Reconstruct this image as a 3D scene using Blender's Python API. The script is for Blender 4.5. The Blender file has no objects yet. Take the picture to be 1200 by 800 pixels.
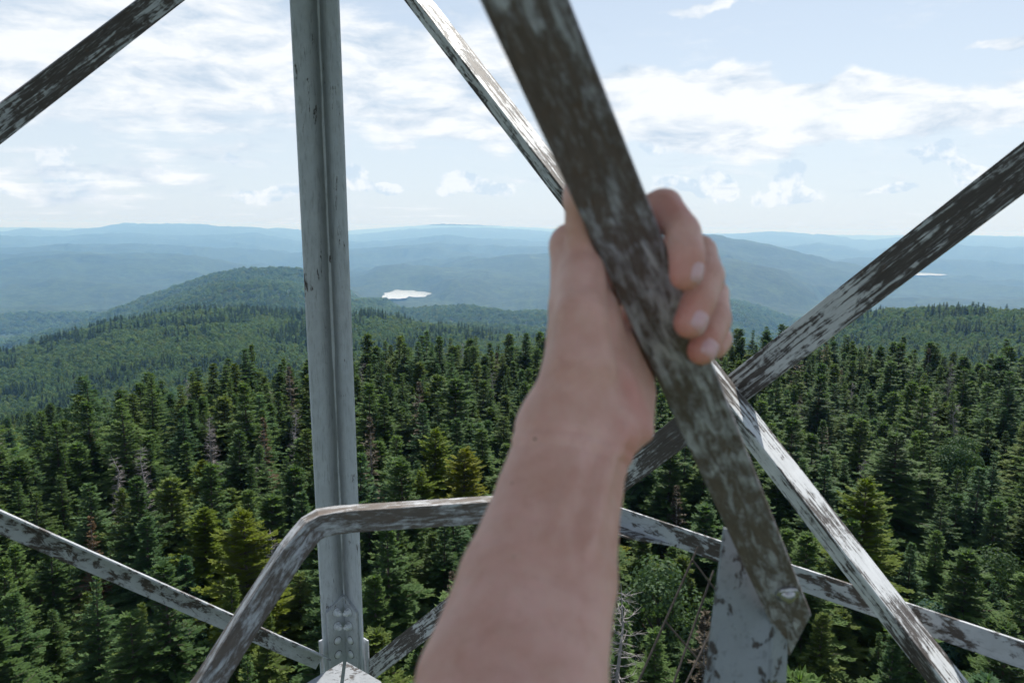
import bpy, bmesh, math, random
import numpy as np
from mathutils import Vector, Matrix

random.seed(11)
RNG = np.random.default_rng(11)
scene = bpy.context.scene
COL = scene.collection
R = math.radians

# ------------------------------------------------------------------ camera
CAM_H = 26.0
F = 933.0                                    # focal length in units of a 1200 wide frame (28 mm)
PITCH, ROLL = R(8.15), R(0.62)
_f = Vector((0, math.cos(PITCH), -math.sin(PITCH)))
_u0 = Vector((0, math.sin(PITCH), math.cos(PITCH)))
_r0 = Vector((1, 0, 0))
CR = _r0 * math.cos(ROLL) + _u0 * math.sin(ROLL)
CU = _u0 * math.cos(ROLL) - _r0 * math.sin(ROLL)
EYE = Vector((0, 0, CAM_H))
cam_data = bpy.data.cameras.new('camera')
cam = bpy.data.objects.new('camera', cam_data)
COL.objects.link(cam)
cam.matrix_world = Matrix(((CR.x, CU.x, -_f.x, EYE.x), (CR.y, CU.y, -_f.y, EYE.y), (CR.z, CU.z, -_f.z, EYE.z), (0, 0, 0, 1)))
cam_data.lens = 28.0
cam_data.sensor_width = 36.0
cam_data.clip_start = 0.02
cam_data.clip_end = 200000
cam_data.dof.use_dof = True
cam_data.dof.focus_distance = 4.5
cam_data.dof.aperture_fstop = 9.0
cam_data.dof.aperture_blades = 7
scene.camera = cam

# ------------------------------------------------------------------ world
SUN_EL, SUN_AZ = 52.0, 24.0                  # azimuth: degrees to the right of the view direction
world = bpy.data.worlds.new('World')
scene.world = world
world.use_nodes = True


class NT:
    """a thin wrapper for node trees"""
    def __init__(self, tree):
        self.t = tree
        self.t.nodes.clear()

    def n(self, kind, **kw):
        nd = self.t.nodes.new(kind)
        for k, v in kw.items():
            if k.startswith('i_'):
                key = k[2:].replace('_', ' ')
                nd.inputs[key].default_value = v
            else:
                setattr(nd, k, v)
        return nd

    def l(self, a, b):
        self.t.links.new(a, b)

    def val(self, sock, v):
        if isinstance(v, (int, float, tuple, list)):
            sock.default_value = v
        else:
            self.l(v, sock)

    def m(self, op, a, b=None, c=None, clamp=False):
        nd = self.n('ShaderNodeMath', operation=op, use_clamp=clamp)
        self.val(nd.inputs[0], a)
        if b is not None: self.val(nd.inputs[1], b)
        if c is not None: self.val(nd.inputs[2], c)
        return nd.outputs[0]

    def vm(self, op, a, b=None, scale=None):
        nd = self.n('ShaderNodeVectorMath', operation=op)
        self.val(nd.inputs[0], a)
        if b is not None: self.val(nd.inputs[1], b)
        if scale is not None: self.val(nd.inputs['Scale'], scale)
        return nd.outputs['Value'] if op in ('LENGTH', 'DISTANCE', 'DOT_PRODUCT') else nd.outputs[0]

    def noise(self, vec, scale, detail=4, rough=0.55, dist=0.0, dims='3D'):
        nd = self.n('ShaderNodeTexNoise', noise_dimensions=dims)
        self.l(vec, nd.inputs['Vector'])
        nd.inputs['Scale'].default_value = scale
        nd.inputs['Detail'].default_value = detail
        nd.inputs['Roughness'].default_value = rough
        nd.inputs['Distortion'].default_value = dist
        return nd.outputs['Fac']

    def ramp(self, fac, stops, interp='LINEAR'):
        nd = self.n('ShaderNodeValToRGB')
        nd.color_ramp.interpolation = interp
        el = nd.color_ramp.elements
        while len(el) < len(stops): el.new(0.5)
        for e, (p, c) in zip(el, stops):
            e.position = p
            e.color = (c, c, c, 1) if isinstance(c, (int, float)) else (*c, 1)
        self.l(fac, nd.inputs[0])
        return nd.outputs[0]

    def mix(self, fac, a, b, blend='MIX'):
        nd = self.n('ShaderNodeMix', data_type='RGBA', blend_type=blend)
        self.val(nd.inputs['Factor'], fac)
        for s, v in ((nd.inputs['A'], a), (nd.inputs['B'], b)):
            if isinstance(v, tuple): s.default_value = (*v, 1) if len(v) == 3 else v
            else: self.l(v, s)
        return nd.outputs['Result']

    def step(self, x, a, b):
        nd = self.n('ShaderNodeMapRange', interpolation_type='SMOOTHSTEP')
        self.val(nd.inputs['Value'], x)
        nd.inputs['From Min'].default_value = a
        nd.inputs['From Max'].default_value = b
        return nd.outputs[0]


W = NT(world.node_tree)
sky = W.n('ShaderNodeTexSky', sky_type='NISHITA', sun_disc=False, sun_elevation=R(SUN_EL), sun_rotation=R(SUN_AZ))
sky.altitude = 900
sky.air_density = 1.0
sky.dust_density = 2.2
sky.ozone_density = 1.2
tc = W.n('ShaderNodeTexCoord').outputs['Generated']
sep = W.n('ShaderNodeSeparateXYZ'); W.l(tc, sep.inputs[0])
az = W.m('ARCTAN2', sep.outputs[0], sep.outputs[1])
el = W.m('ARCSINE', sep.outputs[2])
azel = W.n('ShaderNodeCombineXYZ'); W.l(az, azel.inputs[0]); W.l(el, azel.inputs[1])
azel = azel.outputs[0]


def azel_px(px, py):
    d = (CR * ((px - 600) / F) - CU * ((py - 400) / F) + _f).normalized()
    return math.atan2(d.x, d.y), math.asin(d.z)


# high cloud: noise on a plane far overhead, so streaks flatten towards the horizon
dz = W.m('ADD', W.m('MAXIMUM', sep.outputs[2], 0.0), 0.07)
pl = W.n('ShaderNodeCombineXYZ')
W.l(W.m('DIVIDE', sep.outputs[0], dz), pl.inputs[0]); W.l(W.m('DIVIDE', sep.outputs[1], dz), pl.inputs[1])
rot = W.n('ShaderNodeMapping'); rot.inputs['Rotation'].default_value = (0, 0, R(14)); rot.inputs['Scale'].default_value = (0.55, 1.0, 1)
W.l(pl.outputs[0], rot.inputs[0])
warp = W.n('ShaderNodeTexNoise'); W.l(azel, warp.inputs['Vector']); warp.inputs['Scale'].default_value = 9.0; warp.inputs['Detail'].default_value = 5.0
wv = W.vm('SCALE', W.vm('SUBTRACT', warp.outputs['Color'], (0.5, 0.5, 0.5)), scale=0.10)
azw = W.vm('ADD', azel, wv)


def blob(px, py, rx, ry, soft=0.6):
    """soft elliptical cloud bank centred where pixel (px, py) looks, radii in pixels"""
    a, e = azel_px(px, py)
    d = W.vm('SUBTRACT', azw, (a, e, 0))
    d = W.vm('MULTIPLY', d, (F / rx, F / ry, 0))
    return W.step(W.vm('LENGTH', d), 1.25, 1.25 - soft)


n_high = W.noise(rot.outputs[0], 1.5, 10, 0.60, 0.25)
st = W.n('ShaderNodeMapping'); st.inputs['Scale'].default_value = (1, 3.0, 1); st.inputs['Rotation'].default_value = (0, 0, R(-3)); W.l(azel, st.inputs[0])
n_str = W.noise(st.outputs[0], 8.0, 10, 0.62, 0.2)
banks = [(200, 60, 300, 95, .9, .22), (480, 75, 150, 55, .7, .24), (545, 150, 120, 30, .7, .2), (330, 118, 230, 28, .8, .13),
         (930, 138, 240, 36, .7, .42), (790, 110, 110, 32, .7, .42), (1120, 125, 150, 22, .7, .36), (100, 205, 200, 28, .9, .12),
         (1180, 35, 40, 8, .8, .2), (830, 0, 60, 8, .8, .2)]
bias = None
for (px, py, rx, ry, so, amp) in banks:
    b = W.m('MULTIPLY', blob(px, py, rx, ry, so), amp)
    bias = b if bias is None else W.m('MAXIMUM', bias, b)
dens_hi = W.m('ADD', W.m('ADD', W.m('MULTIPLY', n_high, 0.5), W.m('MULTIPLY', n_str, 0.5)), W.m('ADD', bias, 0.035))
a_hi = W.step(dens_hi, 0.545, 0.735)
# low cumulus heads standing just over the horizon
n_cu = W.noise(azel, 38.0, 9, 0.62, 0.1)
cu = None
for (px, py, rx, ry) in [(72, 185, 20, 18), (100, 205, 26, 14), (185, 214, 18, 8), (10, 218, 22, 9), (262, 172, 9, 4), (425, 206, 20, 18), (450, 218, 30, 9),
                         (925, 200, 24, 19), (925, 220, 46, 12), (835, 210, 26, 20), (800, 222, 40, 10), (1100, 190, 28, 9), (1130, 204, 34, 8), (1040, 222, 30, 6),
                         (560, 216, 44, 12), (320, 214, 50, 12), (760, 178, 26, 10), (1165, 222, 50, 8), (700, 215, 40, 10)]:
    b = blob(px, py, rx, ry, 0.7)
    cu = b if cu is None else W.m('MAXIMUM', cu, b)
dens_cu = W.m('ADD', W.m('MULTIPLY', n_cu, 1.1), W.m('MULTIPLY', cu, 0.46))
a_cu = W.m('MULTIPLY', W.step(dens_cu, 0.74, 0.94), 0.60)
# general thin veil thickening towards the horizon
veil = W.m('ADD', W.m('MULTIPLY', W.step(el, 0.50, 0.0), 0.46), 0.36)
shade_n = W.noise(st.outputs[0], 11.0, 6, 0.6, 0.3)
c_hi = W.ramp(W.m('ADD', W.m('MULTIPLY', shade_n, 0.8), W.m('MULTIPLY', dens_hi, 0.25)), [(0.44, (3.9, 4.75, 5.75)), (0.64, (6.8, 7.0, 7.2))])
c_cu = W.ramp(W.noise(azel, 34.0, 5, 0.6), [(0.44, (4.2, 5.2, 6.3)), (0.56, (6.9, 7.1, 7.3))])
clear = W.vm('MULTIPLY', sky.outputs[0], (0.60, 0.66, 0.70))
col = W.mix(veil, clear, (5.5, 6.2, 6.9))
col = W.mix(a_cu, col, c_cu)
col = W.mix(W.m('MULTIPLY', a_hi, 0.93), col, c_hi)
bg = W.n('ShaderNodeBackground'); W.l(col, bg.inputs[0]); bg.inputs[1].default_value = 0.085
wo = W.n('ShaderNodeOutputWorld'); W.l(bg.outputs[0], wo.inputs[0])
world.cycles.sampling_method = 'MANUAL'
world.cycles.sample_map_resolution = 512

# ------------------------------------------------------------------ sun
sd = bpy.data.lights.new('sun', 'SUN')
sd.energy = 4.0
sd.angle = R(0.53)
sd.color = (1.0, 0.955, 0.88)
sun = bpy.data.objects.new('sun', sd)
COL.objects.link(sun)
S_DIR = Vector((math.sin(R(SUN_AZ)) * math.cos(R(SUN_EL)), math.cos(R(SUN_AZ)) * math.cos(R(SUN_EL)), math.sin(R(SUN_EL))))
sun.rotation_euler = S_DIR.to_track_quat('Z', 'Y').to_euler()
sun.location = (0, 0, 60)

scene.view_settings.view_transform = 'Standard'
scene.view_settings.look = 'None'
scene.view_settings.exposure = 0.80
scene.view_settings.gamma = 1.0
scene.cycles.use_denoising = True
scene.cycles.max_bounces = 6
scene.cycles.diffuse_bounces = 3
scene.cycles.glossy_bounces = 2
scene.cycles.transparent_max_bounces = 8
scene.cycles.volume_bounces = 0
scene.cycles.use_adaptive_sampling = False


# ------------------------------------------------------------------ helpers
def ray(px, py):
    """direction through a pixel, scaled so that its depth along the view axis is 1"""
    return CR * ((px - 600) / F) - CU * ((py - 400) / F) + _f


def P(px, py, d):
    return EYE + ray(px, py) * d


def on_plane(px, py, p0, n):
    r = ray(px, py)
    return EYE + r * ((p0 - EYE).dot(n) / r.dot(n))


def link(o, parent=None):
    COL.objects.link(o)
    if parent is not None: o.parent = parent
    return o


def empty(name, loc, label, cat, group=None):
    o = bpy.data.objects.new(name, None)
    o.location = loc
    o.empty_display_size = 0.2
    COL.objects.link(o)
    o['label'] = label; o['category'] = cat
    if group: o['group'] = group
    return o


def mesh_np(name, verts, faces, mats=(), smooth=False):
    me = bpy.data.meshes.new(name)
    verts = np.asarray(verts, dtype=np.float32); faces = np.asarray(faces, dtype=np.int32)
    k = faces.shape[1]
    me.vertices.add(len(verts)); me.vertices.foreach_set('co', verts.ravel())
    me.loops.add(faces.size); me.loops.foreach_set('vertex_index', faces.ravel())
    me.polygons.add(len(faces))
    me.polygons.foreach_set('loop_start', np.arange(0, faces.size, k, dtype=np.int32))
    me.polygons.foreach_set('loop_total', np.full(len(faces), k, dtype=np.int32))
    for m in mats: me.materials.append(m)
    me.update(calc_edges=True)
    if smooth: me.polygons.foreach_set('use_smooth', np.ones(len(faces), dtype=bool))
    me.validate()
    return me


def _hash(ix, iy, seed):
    h = (ix.astype(np.int64) * 374761393 + iy.astype(np.int64) * 668265263 + seed * 974711) & 0x7fffffff
    h = ((h ^ (h >> 13)) * 1274126177) & 0x7fffffff
    return ((h ^ (h >> 16)) & 0xffff) / 65535.0


def vnoise(x, y, seed=0):
    ix = np.floor(x); iy = np.floor(y)
    fx = x - ix; fy = y - iy
    fx = fx * fx * (3 - 2 * fx); fy = fy * fy * (3 - 2 * fy)
    a = _hash(ix, iy, seed); b = _hash(ix + 1, iy, seed); c = _hash(ix, iy + 1, seed); d = _hash(ix + 1, iy + 1, seed)
    return (a * (1 - fx) + b * fx) * (1 - fy) + (c * (1 - fx) + d * fx) * fy - 0.5


def fbm(x, y, oct=5, seed=0, gain=0.5):
    s = 0; a = 1
    for i in range(oct):
        s = s + a * vnoise(x, y, seed + i * 17)
        x = x * 2.03 + 7.1; y = y * 2.03 - 3.7; a *= gain
    return s


# ------------------------------------------------------------------ materials
def new_mat(name):
    m = bpy.data.materials.new(name)
    m.use_nodes = True
    t = NT(m.node_tree)
    out = t.n('ShaderNodeOutputMaterial')
    return m, t, out


def steel(name, rust=0.5, paint=(0.36, 0.39, 0.43), dark=(0.060, 0.050, 0.045), stretch=8.0, scale=38.0, seed=0.0, blotch=0.0, soft=0.03, rough=0.5, corner=False, uv=False):
    """weathered grey paint peeling off brown-black steel; object X runs along the bar"""
    m, t, out = new_mat(name)
    co = t.n('ShaderNodeTexCoord').outputs['UV' if uv else 'Object']
    mp = t.n('ShaderNodeMapping'); t.l(co, mp.inputs[0])
    mp.inputs['Scale'].default_value = (1.0 / stretch, 1, 1); mp.inputs['Location'].default_value = (seed, seed * .7, -seed)
    big = t.noise(co, 5.0, 3, 0.5, 0.4)
    n1 = t.noise(mp.outputs[0], scale * 2.2, 8, 0.68, 0.5)
    n2 = t.noise(co, scale * 1.1, 6, 0.6, 0.8)
    v = t.m('ADD', t.m('MULTIPLY', n1, 0.62), t.m('ADD', t.m('MULTIPLY', n2, 0.2 + blotch), t.m('MULTIPLY', big, 0.34)))
    thr = 0.58 + blotch * 0.5 + (0.5 - rust) * 0.30
    mask = t.step(v, thr - soft, thr + soft)                # 1 = paint gone where v is low
    mask = t.m('SUBTRACT', 1.0, mask) if False else mask
    bare = t.mix(t.noise(mp.outputs[0], scale * 3.1, 5, 0.6), tuple(c * 0.55 for c in dark), tuple(c * 1.7 for c in dark))
    bare = t.mix(t.m('MULTIPLY', t.step(t.noise(co, 60.0, 4, 0.6), 0.58, 0.74), .6), bare, (0.12, 0.068, 0.042))
    fleck = t.step(t.noise(mp.outputs[0], scale * 6.5, 6, 0.72), 0.53, 0.66)
    bare = t.mix(t.m('MULTIPLY', fleck, .55), bare, tuple(c * .62 for c in paint))
    pt = t.mix(t.noise(co, 22.0, 5, 0.65), tuple(c * 0.72 for c in paint), tuple(min(1, c * 1.18) for c in paint))
    pt = t.mix(t.m('MULTIPLY', t.step(t.noise(mp.outputs[0], scale * 5, 4, 0.7), 0.52, 0.66), 0.45), pt, tuple(c * 0.45 for c in paint))
    c = t.mix(mask, pt, bare)
    if corner:   # corner shade painted as a darker band along the root of the angle
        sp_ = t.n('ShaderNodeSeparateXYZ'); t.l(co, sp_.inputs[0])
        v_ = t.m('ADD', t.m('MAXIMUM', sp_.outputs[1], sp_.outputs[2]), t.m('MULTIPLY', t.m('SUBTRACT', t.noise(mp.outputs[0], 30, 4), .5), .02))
        root_shade = t.m('MULTIPLY', t.step(v_, .060, .018), t.step(v_, .0125, .0150))
        c = t.mix(t.m('MULTIPLY', root_shade, .62), c, (.085, .095, .095))
    bs = t.n('ShaderNodeBsdfPrincipled')
    t.l(c, bs.inputs['Base Color'])
    t.l(t.m('ADD', t.m('MULTIPLY', mask, 0.16), rough), bs.inputs['Roughness'])
    bs.inputs['Specular IOR Level'].default_value = 0.4
    bp = t.n('ShaderNodeBump'); bp.inputs['Strength'].default_value = 0.85; bp.inputs['Distance'].default_value = 0.0011
    hh = t.m('ADD', t.m('MULTIPLY', mask, -1.0), t.m('MULTIPLY', t.noise(mp.outputs[0], scale * 6, 5, 0.7), 0.7))
    t.l(hh, bp.inputs['Height']); t.l(bp.outputs[0], bs.inputs['Normal'])
    t.l(bs.outputs[0], out.inputs[0])
    return m


def foliage(name, dark, light, trans=0.25, hue=0.5, gloss=0.45, scale=1.1):
    """needles or leaves: two greens mixed per clump and per tree"""
    m, t, out = new_mat(name)
    info = t.n('ShaderNodeObjectInfo')
    co = t.n('ShaderNodeTexCoord').outputs['Object']
    rnd = info.outputs['Random']
    n = t.noise(co, scale, 3, 0.6)
    nf = t.noise(co, scale * 9, 2, 0.6)
    f = t.m('ADD', t.m('MULTIPLY', n, 0.7), t.m('ADD', t.m('MULTIPLY', rnd, hue), t.m('MULTIPLY', nf, 0.5)))
    f = t.step(f, 0.42, 1.22)
    c = t.mix(f, dark, light)
    olive = t.step(t.m('FRACT', t.m('MULTIPLY', rnd, 7.31)), 0.60, 1.0)
    c = t.mix(t.m('MULTIPLY', olive, 0.5), c, (light[0] * 1.35, light[1] * 0.98, light[2] * 0.6))
    blue = t.step(t.m('FRACT', t.m('MULTIPLY', rnd, 13.7)), 0.62, 1.0)
    c = t.mix(t.m('MULTIPLY', blue, 0.55), c, (light[0] * 0.72, light[1] * 0.92, light[2] * 1.75))
    bs = t.n('ShaderNodeBsdfPrincipled'); t.l(c, bs.inputs['Base Color'])
    bs.inputs['Roughness'].default_value = .62; bs.inputs['Specular IOR Level'].default_value = 0.1
    tr = t.n('ShaderNodeBsdfTranslucent')
    t.l(t.mix(1.0, c, (1.25, 1.3, 0.55), 'MULTIPLY'), tr.inputs[0])
    mx = t.n('ShaderNodeMixShader'); mx.inputs[0].default_value = trans
    t.l(bs.outputs[0], mx.inputs[1]); t.l(tr.outputs[0], mx.inputs[2]); t.l(mx.outputs[0], out.inputs[0])
    return m


def plain(name, col, rough=0.8, scale=6.0, var=0.35, stretch=(1, 1, 1)):
    m, t, out = new_mat(name)
    co = t.n('ShaderNodeTexCoord').outputs['Object']
    mp = t.n('ShaderNodeMapping'); mp.inputs['Scale'].default_value = stretch; t.l(co, mp.inputs[0])
    n = t.noise(mp.outputs[0], scale, 6, 0.65)
    c = t.mix(n, tuple(x * (1 - var) for x in col), tuple(min(1, x * (1 + var)) for x in col))
    bs = t.n('ShaderNodeBsdfPrincipled'); t.l(c, bs.inputs['Base Color']); bs.inputs['Roughness'].default_value = rough
    bp = t.n('ShaderNodeBump'); bp.inputs['Strength'].default_value = 0.4; bp.inputs['Distance'].default_value = 0.01
    t.l(n, bp.inputs['Height']); t.l(bp.outputs[0], bs.inputs['Normal'])
    t.l(bs.outputs[0], out.inputs[0])
    return m


# ------------------------------------------------------------------ terrain
def prof(u, pts):
    xs = [p[0] for p in pts]; ys = [p[1] for p in pts]
    return np.interp(u, xs, ys)


# ridges: distance, slope towards the viewer, slope away, crest outline (bearing and height as seen from the tower)
RIDGES = [
    (46000, .05, .05, [(-900, 262), (0, 266), (60, 267), (250, 268), (400, 270), (520, 263), (600, 266), (700, 271), (960, 275), (1200, 277), (2100, 280)]),
    (28000, .06, .06, [(-900, 275), (-200, 268), (0, 272), (35, 267), (70, 271), (110, 268), (150, 262), (215, 263), (300, 266), (340, 268), (420, 275), (480, 269), (540, 267), (620, 270), (700, 277), (800, 277), (900, 272), (960, 275), (1010, 281), (1100, 276), (1200, 279), (2100, 278)]),
    (19500, .07, .08, [(-900, 282), (0, 276), (60, 278), (130, 273), (210, 277), (300, 274), (350, 284), (440, 283), (520, 276), (600, 281), (700, 288), (830, 283), (900, 288), (953, 284), (1010, 292), (1100, 286), (1200, 291), (2100, 288)]),
    (14000, .08, .10, [(-900, 296), (0, 291), (80, 286), (160, 285), (240, 287), (350, 296), (430, 292), (500, 286), (600, 289), (700, 288), (760, 290), (900, 303), (1000, 300), (1100, 303), (1200, 306), (2100, 300)]),
    (10500, .06, .14, [(-900, 320), (-60, 306), (0, 300), (80, 294), (150, 295), (230, 297), (290, 308), (380, 322), (430, 316), (500, 304), (600, 296), (700, 290), (780, 280), (830, 275), (870, 281), (920, 290), (970, 303), (1050, 318), (1200, 330), (2100, 330)]),
    (8400, .07, .13, [(-900, 345), (-80, 335), (0, 326), (60, 318), (120, 320), (180, 334), (250, 342), (330, 340), (400, 326), (440, 314), (500, 308), (560, 312), (640, 322), (700, 335), (800, 350), (2100, 360)]),
    (3900, .15, .12, [(-900, 440), (0, 412), (60, 394), (130, 360), (200, 337), (250, 320), (285, 313), (330, 311), (370, 313), (420, 328), (450, 352), (480, 372), (560, 400), (2100, 480)]),
    (3200, .12, .16, [(-900, 700), (250, 420), (330, 362), (380, 350), (430, 358), (480, 363), (540, 361), (600, 364), (680, 366), (760, 380), (850, 396), (1000, 430), (2100, 500)]),
    (2050, .12, .14, [(-900, 700), (300, 420), (360, 384), (430, 376), (500, 380), (560, 379), (640, 388), (720, 398), (900, 430), (2100, 560)]),
    (2700, .17, .10, [(-900, 440), (0, 425), (140, 375), (200, 352), (250, 336), (300, 330), (340, 333), (390, 350), (440, 368), (500, 390), (600, 420), (2100, 500)]),
    (1300, .02, .18, [(-900, 480), (-200, 452), (0, 412), (60, 397), (130, 382), (200, 372), (260, 368), (360, 370), (430, 366), (520, 378), (600, 388), (700, 405), (850, 430), (1000, 470), (2100, 600)]),
    (1150, .06, .16, [(-900, 700), (600, 560), (760, 460), (880, 425), (950, 397), (1000, 379), (1040, 367), (1080, 361), (1140, 360), (1200, 363), (1400, 360), (2100, 380)]),
]
LAKES = [  # centre bearing px, py, half width, half length (m)
    (474, 344, 165, 470), (1084, 321, 190, 420), (985, 349, 90, 160)]
VALLEY = -560.0


def slope_at(u, py):
    """tangent of the elevation angle for a pixel-row measured on the tilted horizon"""
    hor = 400 - F * math.tan(PITCH) + (u - 600) * math.tan(ROLL)
    t = (hor - py) / F
    # exact enough near the horizon; correct for the cosine of the bearing
    return t / np.sqrt(1 + (np.clip((u - 600), -900, 900) / F) ** 2) * 1.018


def lake_pos(px, py):
    r = ray(px, py)
    k = (VALLEY) / r.z
    return r.x * k, r.y * k


LAKE_XY = [(lake_pos(a, b), w, l) for a, b, w, l in LAKES]
EDGE_PTS = [(-900, 60), (-200, 62), (0, 68), (120, 78), (250, 90), (350, 97), (420, 106), (600, 116), (870, 126), (1000, 134), (1200, 130), (2100, 110)]


def terrain(x, y):
    r = np.hypot(x, y) + 1e-6
    azm = np.arctan2(x, y)
    ta = np.tan(np.clip(azm, -1.2, 1.2))
    u = 600 + F * ta * np.where(np.abs(azm) > 1.2, 1.0, 1.0)
    edge = prof(u, EDGE_PTS)
    sl = prof(u, [(-900, .24), (0, .20), (300, .21), (420, .26), (600, .36), (900, .40), (2100, .38)])
    t = np.maximum(r - edge, 0)
    zc = -t * sl * (1 - np.exp(-t / 25)) + fbm(x / 30, y / 30, 3, 5) * 0.9
    zs = [zc]
    for i, (D, sf, sb, pts) in enumerate(RIDGES):
        crest = slope_at(u, prof(u, pts)) * D + CAM_H
        rr = r * (1 + fbm(azm * 9 + i * 3.1, azm * 0 + i, 3, 40 + i) * 0.10)
        dd = rr - D
        w = D * 0.05
        fall = np.sqrt(dd * dd + w * w) - w
        z = crest - np.where(dd < 0, sf, sb) * fall
        amp = min(D * 0.0075, 52) if D > 1500 else 4.0
        z = z + fbm(x / (D * .10), y / (D * .10), 5, 60 + i) * amp * np.clip(np.abs(dd) / (D * .08), .35 if D < 12000 else .75, 2.2)
        zs.append(np.where(r < D * 0.12, -1e4, z))
    floor = VALLEY + CAM_H + fbm(x / 1500, y / 1500, 6, 90, .55) * (70 + 80 * np.clip((r - 4500) / 5000, 0, 1)) + 8 - np.clip((r - 9500) * .040, 0, 1150)
    zs.append(floor)
    Z = np.stack(zs)
    k = np.clip(r * 0.008, 2.0, 16.0)
    # spurs and hollows running down the flanks
    wx = x + fbm(x / 1500, y / 1500, 3, 201) * 900; wy = y + fbm(x / 1500, y / 1500, 3, 202) * 900
    spur = (.5 - np.abs(fbm(wx / 1250, wy / 1250, 5, 203, .5)) * 2.2) * 70 * np.clip((r - 2300) / 2500, 0, 1) * np.clip(r / 9000, .5, 1.5)
    Z[1:] += spur - 18 * np.clip((r - 2300) / 2500, 0, 1)
    mx = Z.max(0)
    z = mx + k * np.log(np.exp(np.clip((Z - mx) / k, -40, 0)).sum(0))
    z = z - np.where(r > 300, k * 0.2, 0)
    for ((lx, ly), hw, hl) in LAKE_XY:
        D = math.hypot(lx, ly); ux, uy = lx / D, ly / D
        al = (x - lx) * ux + (y - ly) * uy
        ac = (x - lx) * uy - (y - ly) * ux
        q = np.sqrt((al / (hl * 1.5)) ** 2 + (ac / (hw * 1.7)) ** 2)
        m = np.clip((q - 0.75) / 0.9, 0, 1); m = m * m * (3 - 2 * m)
        low = VALLEY + CAM_H - 9
        z = np.where(q < 1.7, np.minimum(z, low + (z - low) * m), z)
        # keep the line of sight to the water open
        fr = np.clip(1 - np.abs(ac) / (hw * 2.6), 0, 1)
        sight = CAM_H + (VALLEY - 14) * (r / (D - hl)) - 6
        z = np.where((r > D * .35) & (r < D - hl * .8) & (fr > 0), np.minimum(z, sight + (1 - np.clip(fr * 3, 0, 1)) * 140), z)
    return z


def build_ground():
    a_in = np.linspace(-0.78, 0.78, 760)
    a_out = np.linspace(0.78, 2 * math.pi - 0.78, 92)[1:-1]
    ang = np.concatenate([a_in, a_out])
    rad = np.concatenate([[0.0], np.geomspace(2.5, 62000, 600)])
    A, RR = np.meshgrid(ang, rad)
    x = np.sin(A) * RR; y = np.cos(A) * RR
    z = terrain(x, y)
    na, nr = len(ang), len(rad)
    v = np.stack([x.ravel(), y.ravel(), z.ravel()], 1)
    i = np.arange(nr - 1)[:, None] * na; j = np.arange(na)[None, :]; j2 = (j + 1) % na
    f = np.stack([i + j, i + j2, i + na + j2, i + na + j], -1).reshape(-1, 4)
    m, t, out = new_mat('forest_ground')
    pos = t.n('ShaderNodeNewGeometry').outputs['Position']
    s2 = t.n('ShaderNodeSeparateXYZ'); t.l(pos, s2.inputs[0])
    flat = t.n('ShaderNodeCombineXYZ'); t.l(s2.outputs[0], flat.inputs[0]); t.l(s2.outputs[1], flat.inputs[1])
    flat = flat.outputs[0]
    dist = t.vm('LENGTH', flat)
    wood = t.step(t.noise(flat, 0.0016, 6, 0.6, 0.6), 0.40, 0.62)
    fine = t.noise(flat, 0.035, 5, 0.7)
    green = t.mix(wood, (0.014, 0.028, 0.016), (0.034, 0.060, 0.022))
    green = t.mix(t.step(fine, 0.40, 0.62), tuple(), tuple()) if False else t.mix(t.m('MULTIPLY', t.step(fine, 0.36, 0.66), 0.7), green, (0.062, 0.098, 0.036))
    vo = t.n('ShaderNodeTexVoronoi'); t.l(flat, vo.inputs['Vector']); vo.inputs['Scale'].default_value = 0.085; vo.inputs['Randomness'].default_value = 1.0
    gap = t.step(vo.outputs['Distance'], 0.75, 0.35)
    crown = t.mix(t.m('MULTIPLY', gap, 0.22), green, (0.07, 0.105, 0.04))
    dap = t.step(t.noise(flat, 0.011, 6, 0.78), 0.42, 0.58)  # with the lighter crowns, lit and shaded canopy painted into the colour
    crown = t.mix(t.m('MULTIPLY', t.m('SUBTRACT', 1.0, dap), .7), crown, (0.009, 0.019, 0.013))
    clr = t.step(t.noise(flat, 0.00085, 4, 0.6, 0.3), 0.665, 0.69)
    clr = t.m('MULTIPLY', clr, t.step(dist, 3500.0, 5000.0))
    crown = t.mix(t.m('MULTIPLY', clr, 0.25), crown, (0.20, 0.26, 0.10))
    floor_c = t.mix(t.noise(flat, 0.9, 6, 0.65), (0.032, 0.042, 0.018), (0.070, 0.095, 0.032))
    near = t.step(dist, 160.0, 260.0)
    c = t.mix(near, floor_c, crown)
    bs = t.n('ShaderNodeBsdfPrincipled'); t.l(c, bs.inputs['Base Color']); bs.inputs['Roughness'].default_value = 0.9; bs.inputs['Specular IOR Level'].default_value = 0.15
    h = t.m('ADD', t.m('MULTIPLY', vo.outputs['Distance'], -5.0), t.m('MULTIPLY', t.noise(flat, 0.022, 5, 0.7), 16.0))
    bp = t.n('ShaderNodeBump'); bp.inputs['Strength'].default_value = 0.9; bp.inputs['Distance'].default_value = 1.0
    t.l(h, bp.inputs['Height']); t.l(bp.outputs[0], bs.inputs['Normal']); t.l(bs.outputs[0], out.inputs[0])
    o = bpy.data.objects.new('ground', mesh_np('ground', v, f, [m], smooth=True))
    link(o); o['kind'] = 'structure'
    o['label'] = 'forested mountain top and hazy ridges rolling to the horizon'


build_ground()

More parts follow.
